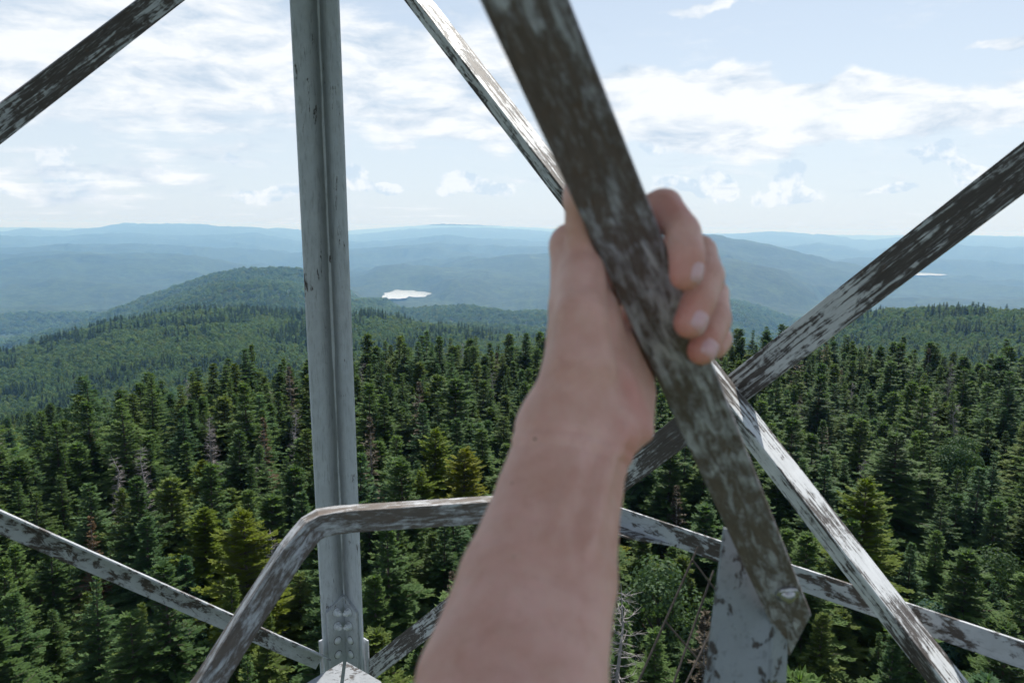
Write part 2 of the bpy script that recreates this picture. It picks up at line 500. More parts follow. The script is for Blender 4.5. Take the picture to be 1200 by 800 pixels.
mw, t, out = new_mat('lake_water')
bs = t.n('ShaderNodeBsdfPrincipled')
bs.inputs['Base Color'].default_value = (0.9, 0.93, 0.95, 1); bs.inputs['Roughness'].default_value = 0.16
bs.inputs['IOR'].default_value = 1.8; bs.inputs['Metallic'].default_value = .6
bp = t.n('ShaderNodeBump'); bp.inputs['Strength'].default_value = 0.04; bp.inputs['Distance'].default_value = 0.4
t.l(t.noise(t.n('ShaderNodeNewGeometry').outputs['Position'], 0.4, 4), bp.inputs['Height']); t.l(bp.outputs[0], bs.inputs['Normal'])
t.l(bs.outputs[0], out.inputs[0])
for ((lx, ly), hw, hl), lab in zip(LAKE_XY, ('bright lake in the valley right of the tower leg', 'thin far lake beyond the right diagonal brace', 'small far pond in the valley right of the hand')):
    D = math.hypot(lx, ly); ux, uy = lx / D, ly / D
    n = 64; vs = []
    for k in range(n):
        a = 2 * math.pi * k / n
        q = 1 + 0.20 * math.sin(2 * a + 1) + 0.16 * math.sin(3 * a + 2) + 0.09 * math.sin(7 * a) + .05 * math.sin(13 * a + 1)
        al, ac = math.sin(a) * hl * q, math.cos(a) * hw * q
        vs.append((al * ux + ac * uy, al * uy - ac * ux, 0))
    me = bpy.data.meshes.new('lake'); me.from_pydata(vs, [], [tuple(range(n))]); me.materials.append(mw)
    if me.polygons[0].normal.z < 0: me.flip_normals()
    o = bpy.data.objects.new('lake', me); o.location = (lx, ly, VALLEY + CAM_H - 4.0); link(o)
    o['kind'] = 'structure'; o['label'] = lab


# ------------------------------------------------------------------ trees
class Tris:
    def __init__(self):
        self.v = []; self.f = []; self.m = []; self.n = 0

    def tri(self, a, b, c, m=0):
        self.v += [a, b, c]; self.f.append((self.n, self.n + 1, self.n + 2)); self.m.append(m); self.n += 3

    def add(self, verts, faces, m=0):
        k = self.n
        self.v += list(verts)
        for f in faces: self.f.append(tuple(i + k for i in f)); self.m.append(m)
        self.n += len(verts)

    def mesh(self, name, mats):
        me = bpy.data.meshes.new(name)
        me.from_pydata([tuple(p) for p in self.v], [], self.f)
        for m in mats: me.materials.append(m)
        if len(mats) > 1: me.polygons.foreach_set('material_index', self.m)
        me.update()
        return me


def tube(T, pts, rads, sides=6, m=0, cap=True):
    """tapered tube along points"""
    pts = [Vector(p) for p in pts]
    base = T.n; vs = []
    for i, p in enumerate(pts):
        d = (pts[min(i + 1, len(pts) - 1)] - pts[max(i - 1, 0)]).normalized()
        a = d.cross(Vector((0.31, 0.17, 0.93)) if abs(d.z) < 0.8 else Vector((1, 0.1, 0))).normalized(); b = d.cross(a)
        for k in range(sides):
            w = 2 * math.pi * k / sides
            vs.append(p + (a * math.cos(w) + b * math.sin(w)) * rads[i])
    fs = []
    for i in range(len(pts) - 1):
        for k in range(sides):
            q = (k + 1) % sides
            fs.append((i * sides + k, i * sides + q, (i + 1) * sides + q, (i + 1) * sides + k))
    if cap:
        fs.append(tuple(range(sides - 1, -1, -1))); fs.append(tuple((len(pts) - 1) * sides + k for k in range(sides)))
    T.add(vs, fs, m)


def spruce(H, Wd, seed, dens=1.0, start=0.10, sparse=0.0, droop=0.25):
    """trunk and crown of a spruce: whorls of boughs, each a fan of small needle sprays"""
    rg = random.Random(seed)
    tr = Tris(); cr = Tris()
    bend = (rg.uniform(-.02, .02) * H, rg.uniform(-.02, .02) * H)
    ax = lambda h: Vector((bend[0] * (h / H) ** 2, bend[1] * (h / H) ** 2, h))
    tube(tr, [ax(h) for h in (0, H * .2, H * .45, H * .7, H * .9, H * .99)], [H * .016, H * .013, H * .010, H * .006, H * .0025, .004], 7)
    h = H * start
    k = 0
    while h < H * .985:
        f = 1 - h / H                                  # 1 at base, 0 at the top
        reach = Wd * .5 * (f ** .72) * (1.0 if f < .75 else 1 - (f - .75) * 1.1) * (1 + .22 * math.sin(h * 2.1 + seed * 1.7))
        nb = max(4, int((6 + 3 * f) * dens))
        off = rg.uniform(0, 6.28)
        for b in range(nb):
            if rg.random() < sparse: continue
            a = off + 6.283 * b / nb + rg.uniform(-.3, .3)
            L = max(.12, reach * rg.uniform(.55, 1.22) * (1 + .16 * math.sin(a * 2 + seed + h)))
            up = .75 - .95 * f + rg.uniform(-.12, .12)     # upper boughs point up, lower ones sag
            hh = h + rg.uniform(-.08, .08)
            d = Vector((math.cos(a), math.sin(a), up)).normalized()
            side = Vector((-math.sin(a), math.cos(a), 0))
            steps = max(3, int(L / .17 * dens))
            p0 = ax(hh)
            if L > .5: tube(tr, [p0, p0 + d * L * .8 - Vector((0, 0, droop * L * .4))], [.012 + L * .010, .006], 3, cap=False)
            for s in range(steps):
                q = (s + .6) / steps
                c = p0 + d * (L * q) - Vector((0, 0, droop * L * q * q)) + Vector((0, 0, .10 * L * max(0, q - .75)))
                tw = (.16 + .42 * L * (1 - q) * .62 + .05) * rg.uniform(.8, 1.2)
                tw = min(tw, .50)
                for sg in (-1, 1):
                    dirn = (side * sg * rg.uniform(.75, 1.05) + d * rg.uniform(.45, .85) + Vector((0, 0, rg.uniform(-.35, .12)))).normalized()
                    wv = dirn.cross(Vector((rg.uniform(-.5, .5), rg.uniform(-.5, .5), 1))).normalized() * (.055 + tw * .19)
                    tip = c + dirn * tw
                    mid = c + dirn * tw * .45
                    mt_ = 1 if q > .62 else 0
                    cr.tri(c - wv * .4, mid + wv, tip, mt_); cr.tri(c + wv * .4, tip, mid - wv, mt_)
                if q > .3 and rg.random() < .5:
                    dirn = (d * .9 + Vector((0, 0, rg.uniform(.05, .45)))).normalized()
                    wv = side * .05
                    cr.tri(c - wv, c + wv, c + dirn * .17, 1)
            e = p0 + d * L - Vector((0, 0, droop * L)) + Vector((0, 0, .03 * L))
            cr.tri(e - side * .06, e + side * .06, e + d * .18 + Vector((0, 0, .04)), 1)
        h += H * (.020 + .018 * f) / (dens ** .4) * rg.uniform(.8, 1.2)
    top = ax(H * .97)
    for kk in range(7):
        a = 6.28 * kk / 7
        dv = Vector((math.cos(a) * .10, math.sin(a) * .10, .24)); sv = Vector((-math.sin(a), math.cos(a), 0)) * .03
        cr.tri(top - sv, top + sv, top + dv)
    cr.tri(top + Vector((-.02, 0, 0)), top + Vector((.02, 0, 0)), top + Vector((0, 0, H * .035 + .12)))
    cr.tri(top + Vector((0, -.02, 0)), top + Vector((0, .02, 0)), top + Vector((0, 0, H * .035 + .12)))
    return tr, cr


def snag(H, seed, twigs=1.0):
    """dead spruce: bare grey stem with broken branches and fine twigs"""
    rg = random.Random(seed)
    tr = Tris(); cr = Tris()
    pts = [Vector((rg.uniform(-.05, .05) * i, rg.uniform(-.05, .05) * i, H * i / 6)) for i in range(7)]
    tube(tr, pts, [H * .014, H * .012, H * .010, H * .008, H * .006, H * .004, .006], 7)
    h = H * .15
    while h < H * .97:
        f = 1 - h / H
        i = min(5, int(h / H * 6)); w = h / H * 6 - i
        p = pts[i].lerp(pts[i + 1], w)
        for b in range(rg.randint(2, 4)):
            a = rg.uniform(0, 6.28); L = (.3 + 1.4 * f) * rg.uniform(.35, 1)
            d = Vector((math.cos(a), math.sin(a), rg.uniform(-.25, .45))).normalized()
            e = p + d * L; mid = p + d * L * .5 - Vector((0, 0, .05))
            tube(cr, [p, mid, e], [.022, .014, .005], 4, cap=False)
            for q in range(int(6 * twigs)):
                s = p.lerp(e, rg.uniform(.3, 1)); dd = (d + Vector((rg.uniform(-1, 1), rg.uniform(-1, 1), rg.uniform(-.7, .5)))).normalized()
                tube(cr, [s, s + dd * rg.uniform(.15, .45)], [.007, .003], 3, cap=False)
        h += rg.uniform(.16, .34)
    return tr, cr


def leafy(H, Wd, seed, nleaf=2600, lobes=11, leaf=.30, low=.28):
    """broadleaf tree: forked limbs and a crown of leaf-sized faces gathered in clumps"""
    rg = random.Random(seed)
    tr = Tris(); cr = Tris()
    tube(tr, [(0, 0, 0), (.05 * H, 0, H * .25), (.02 * H, .03 * H, H * .55), (0, 0, H * .8)], [H * .022, H * .018, H * .012, H * .005], 7)
    cs = []
    for i in range(lobes):
        a = 2.4 * i + rg.uniform(-.4, .4); q = i / max(1, lobes - 1)
        z = H * (low + (1 - low - .1) * q)
        rr = Wd * .5 * (1 - .75 * abs(q - .35) ** 1.2) * .62
        if q > .9: rr *= .3
        c = Vector((math.cos(a) * rr, math.sin(a) * rr, z)); s = Wd * rg.uniform(.17, .27)
        cs.append((c, s))
        tube(tr, [(0.02 * H, 0, z * .6), (c * .6 + Vector((0, 0, z * .32))), c], [H * .009, H * .006, H * .002], 4, cap=False)
    for i in range(nleaf):
        c, s = rg.choice(cs)
        d = Vector((rg.gauss(0, 1), rg.gauss(0, 1), rg.gauss(0, 1))).normalized()
        p = c + Vector((d.x * s, d.y * s, d.z * s * .78)) * (rg.uniform(.55, 1.0) ** .5)
        nrm = (d + Vector((rg.uniform(-.6, .6), rg.uniform(-.6, .6), rg.uniform(-.2, .9)))).normalized()
        a1 = nrm.cross(Vector((rg.uniform(-1, 1), rg.uniform(-1, 1), rg.uniform(-1, 1)))).normalized(); a2 = nrm.cross(a1)
        L = leaf * rg.uniform(.6, 1.25)
        cr.add([p - a1 * L * .5, p + a2 * L * .32, p + a1 * L * .5, p - a2 * L * .32], [(0, 1, 2, 3)])
    return tr, cr


def join(name, tr, cr, mats):
    T = Tris()
    T.add(tr.v, tr.f, 0)
    k = T.n; T.v += cr.v; T.n += cr.n
    for f, m_ in zip(cr.f, cr.m): T.f.append(tuple(i + k for i in f)); T.m.append(1 + m_)
    return T.mesh(name, mats)


bark = plain('spruce_bark', (0.085, 0.065, 0.052), 0.9, 9.0, 0.5, (1, 1, .25))
grey_wood = plain('dead_wood', (0.27, 0.25, 0.24), 0.85, 12.0, 0.4, (1, 1, .2))
needle = foliage('spruce_needles', (0.038, 0.080, 0.030), (0.086, 0.150, 0.043), trans=0.44)
needle_tip = foliage('spruce_young_needles', (0.055, 0.105, 0.036), (0.118, 0.188, 0.055), trans=0.42)
needle_lime = foliage('yellow_green_needles', (0.080, 0.125, 0.014), (0.17, 0.22, 0.024), trans=0.40, hue=.2)
needle_brown = foliage('rusty_needles', (0.055, 0.046, 0.030), (0.115, 0.092, 0.060), trans=0.1, hue=.2)
leaf_near = foliage('broad_leaves_near', (0.024, 0.058, 0.030), (0.066, 0.118, 0.048), trans=0.30, hue=.45, scale=.6)
leaf_mat = foliage('broad_leaves', (0.040, 0.078, 0.030), (0.120, 0.188, 0.056), trans=0.38, hue=.6, scale=.6)

KIND = {}
specs = {  # name: list of (trunk, crown) builders
    'spruce': [(9.5, 5.8, 1, 1.0, .22, .0), (8.2, 5.2, 2, 1.0, .20, .08), (10.5, 6.6, 3, 1.0, .24, .05), (7.2, 5.2, 4, 1.0, .16, .0), (9.0, 4.3, 5, 1.0, .18, .16), (11.0, 5.8, 6, .95, .26, .2)],
}
MESH = {}
for i, (H, Wd, sd_, de, st_, sp) in enumerate(specs['spruce']):
    tr, cr = spruce(H, Wd, sd_, de, st_, sp)
    MESH['spruce', i] = (tr.mesh('trunk', [bark]), cr.mesh('crown', [needle, needle_tip]), join('spruce', tr, cr, [bark, needle, needle_tip]), H)
tr, cr = spruce(9.0, 6.4, 21, 1.1, .06, 0, .12)
MESH['lime', 0] = (tr.mesh('trunk', [bark]), cr.mesh('crown', [needle_lime, needle_lime]), None, 9.0)
tr, cr = spruce(9.0, 3.0, 22, .8, .15, .25)
MESH['brown', 0] = (tr.mesh('trunk', [grey_wood]), cr.mesh('crown', [needle_brown, needle_brown]), join('brown', tr, cr, [grey_wood, needle_brown, needle_brown]), 9.0)
for i in range(3):
    tr, cr = snag(9.0 + i * .5, 31 + i, 1.0 + .4 * i)
    MESH['snag', i] = (tr.mesh('trunk', [grey_wood]), cr.mesh('branches', [grey_wood]), join('snag', tr, cr, [grey_wood, grey_wood]), 9.0 + i * .5)
for i in range(2):
    tr, cr = leafy(8.5 - i, 6.0 - i * .8, 51 + i, 5200, 15, .27)
    MESH['leafy', i] = (tr.mesh('trunk', [bark]), cr.mesh('crown', [leaf_near]), join('leafy', tr, cr, [bark, leaf_near]), 8.5 - i)


def clump(seed, n):
    """low detail crown for far slopes"""
    tr, cr = leafy(8.0, 8.2, seed, n, 12, 1.05, .12)
    return cr.mesh('clump', [leaf_mat])


def gz(x, y):
    return float(terrain(np.array([x]), np.array([y]))[0])


# positions of the spruce stand, jittered grid
cand = []
sp = 2.8
for ix in range(-46, 48):
    for iy in range(2, 60):
        x = (ix + RNG.uniform(-.42, .42) + (iy % 2) * .5) * sp; y = (iy + RNG.uniform(-.42, .42)) * sp
        r = math.hypot(x, y); a = math.atan2(x, y)
        if r < 12 or abs(a) > 0.74: continue
        u = 600 + F * math.tan(a)
        e = float(prof(u, EDGE_PTS)) + 16
        if r > e + RNG.uniform(-6, 14): continue
        cand.append([x, y])
cand = np.array(cand)


def spot(px, py, H):
    """ground position of a tree of height H whose tip shows at a pixel"""
    r = ray(px, py); z = H
    for _ in range(6):
        k = (z - CAM_H) / r.z
        x, y = r.x * k, r.y * k
        z = gz(x, y) + H
    return x, y


SPECIAL = [  # kind, tip pixel, height, label, category
    ('lime', 0, 238, 590, 9.0, 'bright yellow-green conifer standing among dark spruces above the lower left brace', 1.15),
    ('snag', 0, 165, 520, 9.0, 'leaning bare grey dead spruce in the left part of the stand', 1.0),
    ('snag', 1, 134, 530, 8.6, 'dead grey spruce with fine twigs just left of another dead one', 1.0),
    ('snag', 2, 246, 483, 9.0, 'slim grey dead spruce right of the two bare ones at left', 1.0),
    ('snag', 1, 935, 470, 9.0, 'bare whitish dead spruce behind the broad spruce at right', 1.0),
    ('brown', 0, 796, 566, 8.0, 'rusty brown dying spruce just right of the wrist', 1.0),
    ('spruce', 2, 1052, 503, 11.5, 'tall broad olive spruce with a ragged top right of the descending brace', 1.45),
    ('spruce', 3, 215, 648, 7.0, 'small pale blue-green spruce tip beside the lower left brace', .8),
    ('spruce', 0, 962, 715, 8.0, 'spruce tip below the riveted end of the near handrail', .9),
    ('spruce', 4, 885, 403, 9.0, 'slender dark spruce on the skyline right of the fingers', 1.0),
    ('leafy', 0, 775, 655, 8.0, 'dark leafy broadleaf tree between the forearm and the gate post', 1.0),
    ('leafy', 1, 1120, 520, 7.0, 'fresh green broadleaf crown right of the broad olive spruce', 1.0),
    ('lime', 0, 1010, 575, 7.0, 'light green young conifer below the broad olive spruce', .7),
    ('leafy', 1, 1090, 705, 6.5, 'light green leafy crown under the lower right girt', .9),
    ('snag', 0, 1000, 445, 8.5, 'thin grey dead spruce near the skyline at right', .9),
    ('brown', 0, 690, 470, 8.0, 'rusty brown spruce half hidden behind the wrist', .9),
    ('brown', 0, 105, 600, 8.5, 'brown-twigged dying spruce above the lower left brace', .9),
]
sp_xy = []
for s in SPECIAL:
    x, y = spot(s[2], s[3], s[4]); sp_xy.append((x, y))
keep = np.ones(len(cand), bool)
for (x, y), s in zip(sp_xy, SPECIAL):
    d = np.hypot(cand[:, 0] - x, cand[:, 1] - y)
    keep &= d > (2.5 if s[0] != 'lime' else 3.0)
    # open a gap on the viewer's side so that the tree shows
    for k in (2.6, 5.0):
        rr = math.hypot(x, y); qx, qy = x * (1 - k / rr), y * (1 - k / rr)
        d2 = np.hypot(cand[:, 0] - qx, cand[:, 1] - qy)
        keep &= d2 > 1.7
cand = cand[keep]
cz = terrain(cand[:, 0], cand[:, 1])
order = np.argsort(np.hypot(cand[:, 0], cand[:, 1]))
GROUPS = {'spruce': 'green spruces of the dense stand below the tower', 'snag': 'dead grey spruces scattered through the stand',
          'brown': 'dying rusty spruces scattered through the stand', 'leafy': 'broadleaf trees mixed into the spruce stand', 'lime': 'yellow-green conifers in the stand'}
NAMES = {'spruce': 'spruce_tree', 'snag': 'dead_tree', 'brown': 'dying_spruce_tree', 'leafy': 'broadleaf_tree', 'lime': 'conifer_tree'}
LAB = {'spruce': 'green pointed spruce',
       'snag': 'bare grey dead spruce',
       'brown': 'thin rusty brown dying spruce',
       'leafy': 'rounded green broadleaf tree',
       'lime': 'light yellow-green conifer'}


def put_tree(kind, var, x, y, H, wide, label, rz=None):
    tm, cm, _, h0 = MESH[kind, var]
    s = H / h0
    t = empty(NAMES[kind], (x, y, gz(x, y) - .1), label, 'tree', GROUPS[kind])
    t.rotation_euler = (0, 0, random.uniform(0, 6.28) if rz is None else rz)
    t.scale = (s * wide, s * wide, s)
    link(bpy.data.objects.new('trunk', tm), t)
    link(bpy.data.objects.new('branches' if kind == 'snag' else 'crown', cm), t)
    return t


for (x, y), s in zip(sp_xy, SPECIAL):
    put_tree(s[0], s[1], x, y, s[4], s[6], s[5])

def zone(x, y, H):
    d = Vector((x, y, gz(x, y) + H)) - EYE
    dep = d.dot(_f); px = 600 + F * d.dot(CR) / dep; py = 400 - F * d.dot(CU) / dep
    if px < 345: return ' left of the leg, in view over the lower left brace' if py < 592 + .44 * px else ' left of the leg, low under the left brace'
    if px < 620: return ' just right of the leg, above the bent rail' if py < 590 else ' just right of the leg, below the bent rail'
    if px < 850: return ' beside the wrist, above the lower right girt' if py < 600 else ' right of the forearm, below the girt'
    return ' at right, above the right girt' if py < 690 else ' at lower right, under the right girt'


# which candidates can show: tip inside the frame
vis = []
rest = []
for i in order:
    x, y = cand[i]; z = cz[i]
    H = float(np.clip(RNG.normal(8.3, 1.7), 4.5, 12.0))
    q = RNG.random()
    kind = 'spruce' if q < .895 else 'snag' if q < .930 else 'brown' if q < .962 else 'leafy' if q < .988 else 'lime'
    d = Vector((x, y, z + H)) - EYE
    dep = d.dot(_f); px = 600 + F * d.dot(CR) / dep; py = 400 - F * d.dot(CU) / dep
    inside = -30 < px < 1230 and py < 812
    if kind == 'leafy': H *= .75
    if inside and len(vis) < 278: vis.append((kind, x, y, H))
    else: rest.append((kind, x, y, z, H))
for kind, x, y, H in vis:
    var = random.randrange({'spruce': 6, 'snag': 3, 'brown': 1, 'leafy': 2, 'lime': 1}[kind])
    put_tree(kind, var, x, y, H, random.uniform(.85, 1.15), LAB[kind] + zone(x, y, H))


def instancer(name, label, sources, pts, idx, scl, rotz):
    """one object whose points carry instances of the given meshes"""
    me = bpy.data.meshes.new(name)
    me.from_pydata([tuple(p) for p in pts], [], [])
    for nm, typ, data in (('pick', 'INT', idx), ('rot', 'FLOAT_VECTOR', None), ('scl', 'FLOAT_VECTOR', None)):
        at = me.attributes.new(nm, typ, 'POINT')
        if nm == 'pick': at.data.foreach_set('value', np.asarray(data, dtype=np.int32))
        elif nm == 'rot':
            rv = np.zeros((len(pts), 3), np.float32); rv[:, 2] = rotz; at.data.foreach_set('vector', rv.ravel())
        else: at.data.foreach_set('vector', np.asarray(scl, np.float32).ravel())
    o = link(bpy.data.objects.new(name, me))
    o['kind'] = 'stuff'; o['label'] = label
    ng = bpy.data.node_groups.new(name, 'GeometryNodeTree')
    ng.interface.new_socket('Geometry', in_out='INPUT', socket_type='NodeSocketGeometry')
    ng.interface.new_socket('Geometry', in_out='OUTPUT', socket_type='NodeSocketGeometry')
    gi = ng.nodes.new('NodeGroupInput'); go = ng.nodes.new('NodeGroupOutput')
    g2i = ng.nodes.new('GeometryNodeGeometryToInstance')
    for k, me_s in reversed(list(enumerate(sources))):
        so = bpy.data.objects.new(name + '_source', me_s)
        oi = ng.nodes.new('GeometryNodeObjectInfo'); oi.inputs['Object'].default_value = so
        oi.inputs['As Instance'].default_value = False
        g1 = ng.nodes.new('GeometryNodeGeometryToInstance')
        ng.links.new(oi.outputs['Geometry'], g1.inputs[0])
        ng.links.new(g1.outputs[0], g2i.inputs[0]) if False else None
        sources[k] = g1
    jn = ng.nodes.new('GeometryNodeJoinGeometry')
    for g1 in reversed(sources): ng.links.new(g1.outputs[0], jn.inputs[0])
    ng.nodes.remove(g2i)
    iop = ng.nodes.new('GeometryNodeInstanceOnPoints')
    iop.inputs['Pick Instance'].default_value = True

    def attr(nm, ty):
        a = ng.nodes.new('GeometryNodeInputNamedAttribute'); a.data_type = ty; a.inputs['Name'].default_value = nm
        return a.outputs['Attribute']
    ng.links.new(gi.outputs[0], iop.inputs['Points']); ng.links.new(jn.outputs[0], iop.inputs['Instance'])
    ng.links.new(attr('pick', 'INT'), iop.inputs['Instance Index'])
    ng.links.new(attr('rot', 'FLOAT_VECTOR'), iop.inputs['Rotation'])
    ng.links.new(attr('scl', 'FLOAT_VECTOR'), iop.inputs['Scale'])
    ng.links.new(iop.outputs[0], go.inputs[0])
    md = o.modifiers.new('instances', 'NODES'); md.node_group = ng
    return o


src = [MESH['spruce', i][2] for i in range(6)] + [MESH['snag', i][2] for i in range(3)] + [MESH['brown', 0][2]] + [MESH['leafy', i][2] for i in range(2)]
hs = [MESH['spruce', i][3] for i in range(6)] + [MESH['snag', i][3] for i in range(3)] + [9.0] + [MESH['leafy', i][3] for i in range(2)]
pts, idx, scl = [], [], []
for kind, x, y, z, H in rest:
    k = {'spruce': random.randrange(6), 'lime': random.randrange(6), 'snag': 6 + random.randrange(3), 'brown': 9, 'leafy': 10 + random.randrange(2)}[kind]
    s = H / hs[k]; w = s * random.uniform(.85, 1.15)
    pts.append((x, y, z - .1)); idx.append(k); scl.append((w, w, s))
instancer('spruce_stand', 'remaining dark green spruces of the dense stand reaching to its far edge', list(src), pts, idx, scl, RNG.uniform(0, 6.28, len(pts)))

# forest on the slopes beyond the stand
pts, idx, scl = [], [], []
r = 92.0
while r < 5200:
    s = max(5.2, r * .0058)
    n = int(1.36 * r / s)
    aa = np.linspace(-.68, .68, n) + RNG.uniform(-.42, .42, n) * 1.36 / n
    rr = r + RNG.uniform(-.45, .45, n) * s
    u = 600 + F * np.tan(aa)
    x = np.sin(aa) * rr; y = np.cos(aa) * rr
    e = prof(u, EDGE_PTS) + 16
    z = terrain(x, y)
    ok = (rr > e + 3) & (z > VALLEY + CAM_H + 2)
    cn = fbm(x / 60, y / 60, 3, 321)
    conf = RNG.random(n) < np.where(rr < 170, .5, np.where(rr < 420, .22, .08)) + cn * .9
    for i in np.nonzero(ok)[0]:
        k = s / 5.2
        if conf[i]:
            idx.append(int(RNG.integers(4, 7))); q = RNG.uniform(.85, 1.15) * min(k, 1.35)
            scl.append((q * 1.15, q * 1.15, q))
            pts.append((x[i], y[i], z[i]))
        else:
            idx.append(int(RNG.integers(0, 4)))
            q = RNG.uniform(.65, 1.12) * k * .92
            scl.append((q, q, q * RNG.uniform(.62, .98) * (1.0 if k < 1.3 else .8)))
            pts.append((x[i], y[i], z[i] - 1.5 * q))
    r += s * .9
print('SLOPE TREES', len(pts), 'STAND', len(rest), 'THINGS', len(vis) + len(SPECIAL))
srcs = [clump(70 + i, 520) for i in range(4)] + [MESH['spruce', i][2] for i in (0, 2, 4)]
instancer('hillside_forest', 'broadleaf forest covering the slopes beyond the spruce stand', srcs, pts, idx, scl, RNG.uniform(0, 6.28, len(pts)))

# ------------------------------------------------------------------ lookout tower
tower = empty('lookout_tower', (0, 0, 0), 'weathered grey steel lookout tower with riveted leg, crossed braces and rails', 'lookout tower')
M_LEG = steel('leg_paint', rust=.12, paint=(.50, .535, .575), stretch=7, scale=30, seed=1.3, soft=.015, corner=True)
M_PLATE = steel('plate_paint', rust=.04, paint=(.44, .47, .50), stretch=2, scale=30, seed=4.3)
M_JOINT = steel('joint_plate_paint', rust=.25, paint=(.30, .32, .345), stretch=2, scale=30, seed=14.3)
M_BR1 = steel('brace_paint_streaked', rust=.58, paint=(.56, .57, .58), stretch=13, scale=50, seed=2.1)
M_BR2 = steel('brace_paint_dark', rust=.64, paint=(.50, .52, .55), stretch=11, scale=48, seed=3.7)
M_BR3 = steel('brace_paint_light', rust=.45, paint=(.66, .675, .69), stretch=14, scale=48, seed=7.9)
M_GIRT = steel('girt_paint', rust=.40, paint=(.44, .465, .50), stretch=2.5, scale=22, seed=5.2)
M_RAIL = steel('rail_paint', rust=.56, paint=(.50, .52, .55), dark=(.10, .082, .07), stretch=5, scale=36, seed=6.6, soft=.06, uv=True)
M_HAND = steel('handrail_steel', rust=.57, paint=(.56, .56, .63), dark=(.115, .088, .083), stretch=4.5, scale=66, seed=8.8, soft=.07, rough=.27)
M_POST = steel('post_paint', rust=.46, paint=(.29, .315, .34), stretch=1.2, scale=24, seed=9.4, soft=.015)
M_BOLT = plain('bolt_paint', (.60, .63, .66), .38, 30, .15)
mt, t, out = new_mat('handrail_bolt_metal')
bs = t.n('ShaderNodeBsdfPrincipled'); bs.inputs['Metallic'].default_value = .85; bs.inputs['Roughness'].default_value = .24
t.l(t.mix(t.noise(t.n('ShaderNodeTexCoord').outputs['Object'], 240, 4), (.22, .20, .19), (.62, .62, .62)), bs.inputs['Base Color']); t.l(bs.outputs[0], out.inputs[0])
M_BOLT2 = mt
M_WIRE = plain('wire_rust', (.075, .060, .050), .7, 30, .4)


def frame(p0, ex, ey):
    ex = ex.normalized(); ey = (ey - ex * ey.dot(ex)).normalized(); ez = ex.cross(ey)
    return Matrix(((ex.x, ey.x, ez.x, p0.x), (ex.y, ey.y, ez.y, p0.y), (ex.z, ey.z, ez.z, p0.z), (0, 0, 0, 1)))


def sweep(name, prof2, L, mat, M, parent=None, bevel=.0012, segs=1, wob=.0, pts=None):
    """extrude a closed YZ outline along local X (or along local points)"""
    bm = bmesh.new()
    rings = []
    if pts is None: pts = [(L * i / segs, 0, 0) for i in range(segs + 1)]
    rg = random.Random(len(name) + int(L * 1000))
    for i, p in enumerate(pts):
        a = pts[max(i - 1, 0)]; b = pts[min(i + 1, len(pts) - 1)]
        d = (Vector(b) - Vector(a)).normalized()
        if wob == 0 and len(pts) == 2 or abs(d.y) + abs(d.z) < 1e-6: ey, ez = Vector((0, 1, 0)), Vector((0, 0, 1))
        else:
            ez = Vector((0, 0, 1)); ey = ez.cross(d).normalized(); ez = d.cross(ey)
        # mitre
        k = 1.0
        if 0 < i < len(pts) - 1:
            d1 = (Vector(p) - Vector(a)).normalized(); k = 1 / max(.5, d1.dot(d))
        ring = [bm.verts.new(Vector(p) + ey * (y * k) + ez * z + Vector((0, rg.uniform(-wob, wob), rg.uniform(-wob, wob)))) for y, z in prof2]
        rings.append(ring)
    n = len(prof2)
    for i in range(len(rings) - 1):
        for k in range(n):
            q = (k + 1) % n
            bm.faces.new((rings[i][k], rings[i][q], rings[i + 1][q], rings[i + 1][k]))
    bm.faces.new(list(reversed(rings[0]))); bm.faces.new(rings[-1])
    bmesh.ops.recalc_face_normals(bm, faces=bm.faces)
    me = bpy.data.meshes.new(name); bm.to_mesh(me); bm.free()
    me.materials.append(mat)
    o = link(bpy.data.objects.new(name, me), parent)
    o.matrix_world = M
    if bevel:
        b = o.modifiers.new('edge', 'BEVEL'); b.width = bevel; b.segments = 2; b.limit_method = 'ANGLE'; b.angle_limit = R(40); b.harden_normals = False
    return o


def Lprof(wy, wz, t, fil=.0):
    sy = 1 if wy > 0 else -1; sz = 1 if wz > 0 else -1
    p = [(0, 0), (wy, 0), (wy, sz * t)]
    if fil:
        p += [(sy * (t + fil), sz * t), (sy * (t + fil * .3), sz * (t + fil * .3)), (sy * t, sz * (t + fil))]
    else:
        p += [(sy * t, sz * t)]
    return p + [(sy * t, wz), (0, wz)]


# corner leg: its two flanges lie in the two faces of the tower
LT = EYE + ray(374, 0) * (2.50 / ray(374, 0).y)
LB = EYE + ray(408, 785) * (2.70 / ray(408, 785).y)
LDIR = (LT - LB).normalized()
dR = Vector((.74, -.67, 0)).normalized()
dL = Vector((-.68, -.735, 0)).normalized()
J0 = LB                                       # lower joint
leg_bot = LB + LDIR * ((-0.0 - LB.z) / LDIR.z)
leg_top = LB + LDIR * 4.3
Ll = (leg_top - leg_bot).length
eL = (dL - LDIR * dL.dot(LDIR)).normalized(); eR = (dR - LDIR * dR.dot(LDIR)).normalized()


def skewed(o, M, ey, ez):
    o.matrix_world = M


MX = Matrix(((LDIR.x, eL.x, eR.x, leg_bot.x), (LDIR.y, eL.y, eR.y, leg_bot.y), (LDIR.z, eL.z, eR.z, leg_bot.z), (0, 0, 0, 1)))
MXo = frame(leg_bot, LDIR, eL)
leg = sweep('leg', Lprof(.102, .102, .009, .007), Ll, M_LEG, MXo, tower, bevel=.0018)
leg.data.transform(MXo.inverted() @ MX)
leg['label'] = 'grey painted angle steel corner leg'

nR = dR.cross(LDIR).normalized()              # inward normal of the right face
if nR.dot(EYE - J0) < 0: nR = -nR
nL = dL.cross(LDIR).normalized()
if nL.dot(EYE - J0) < 0: nL = -nL


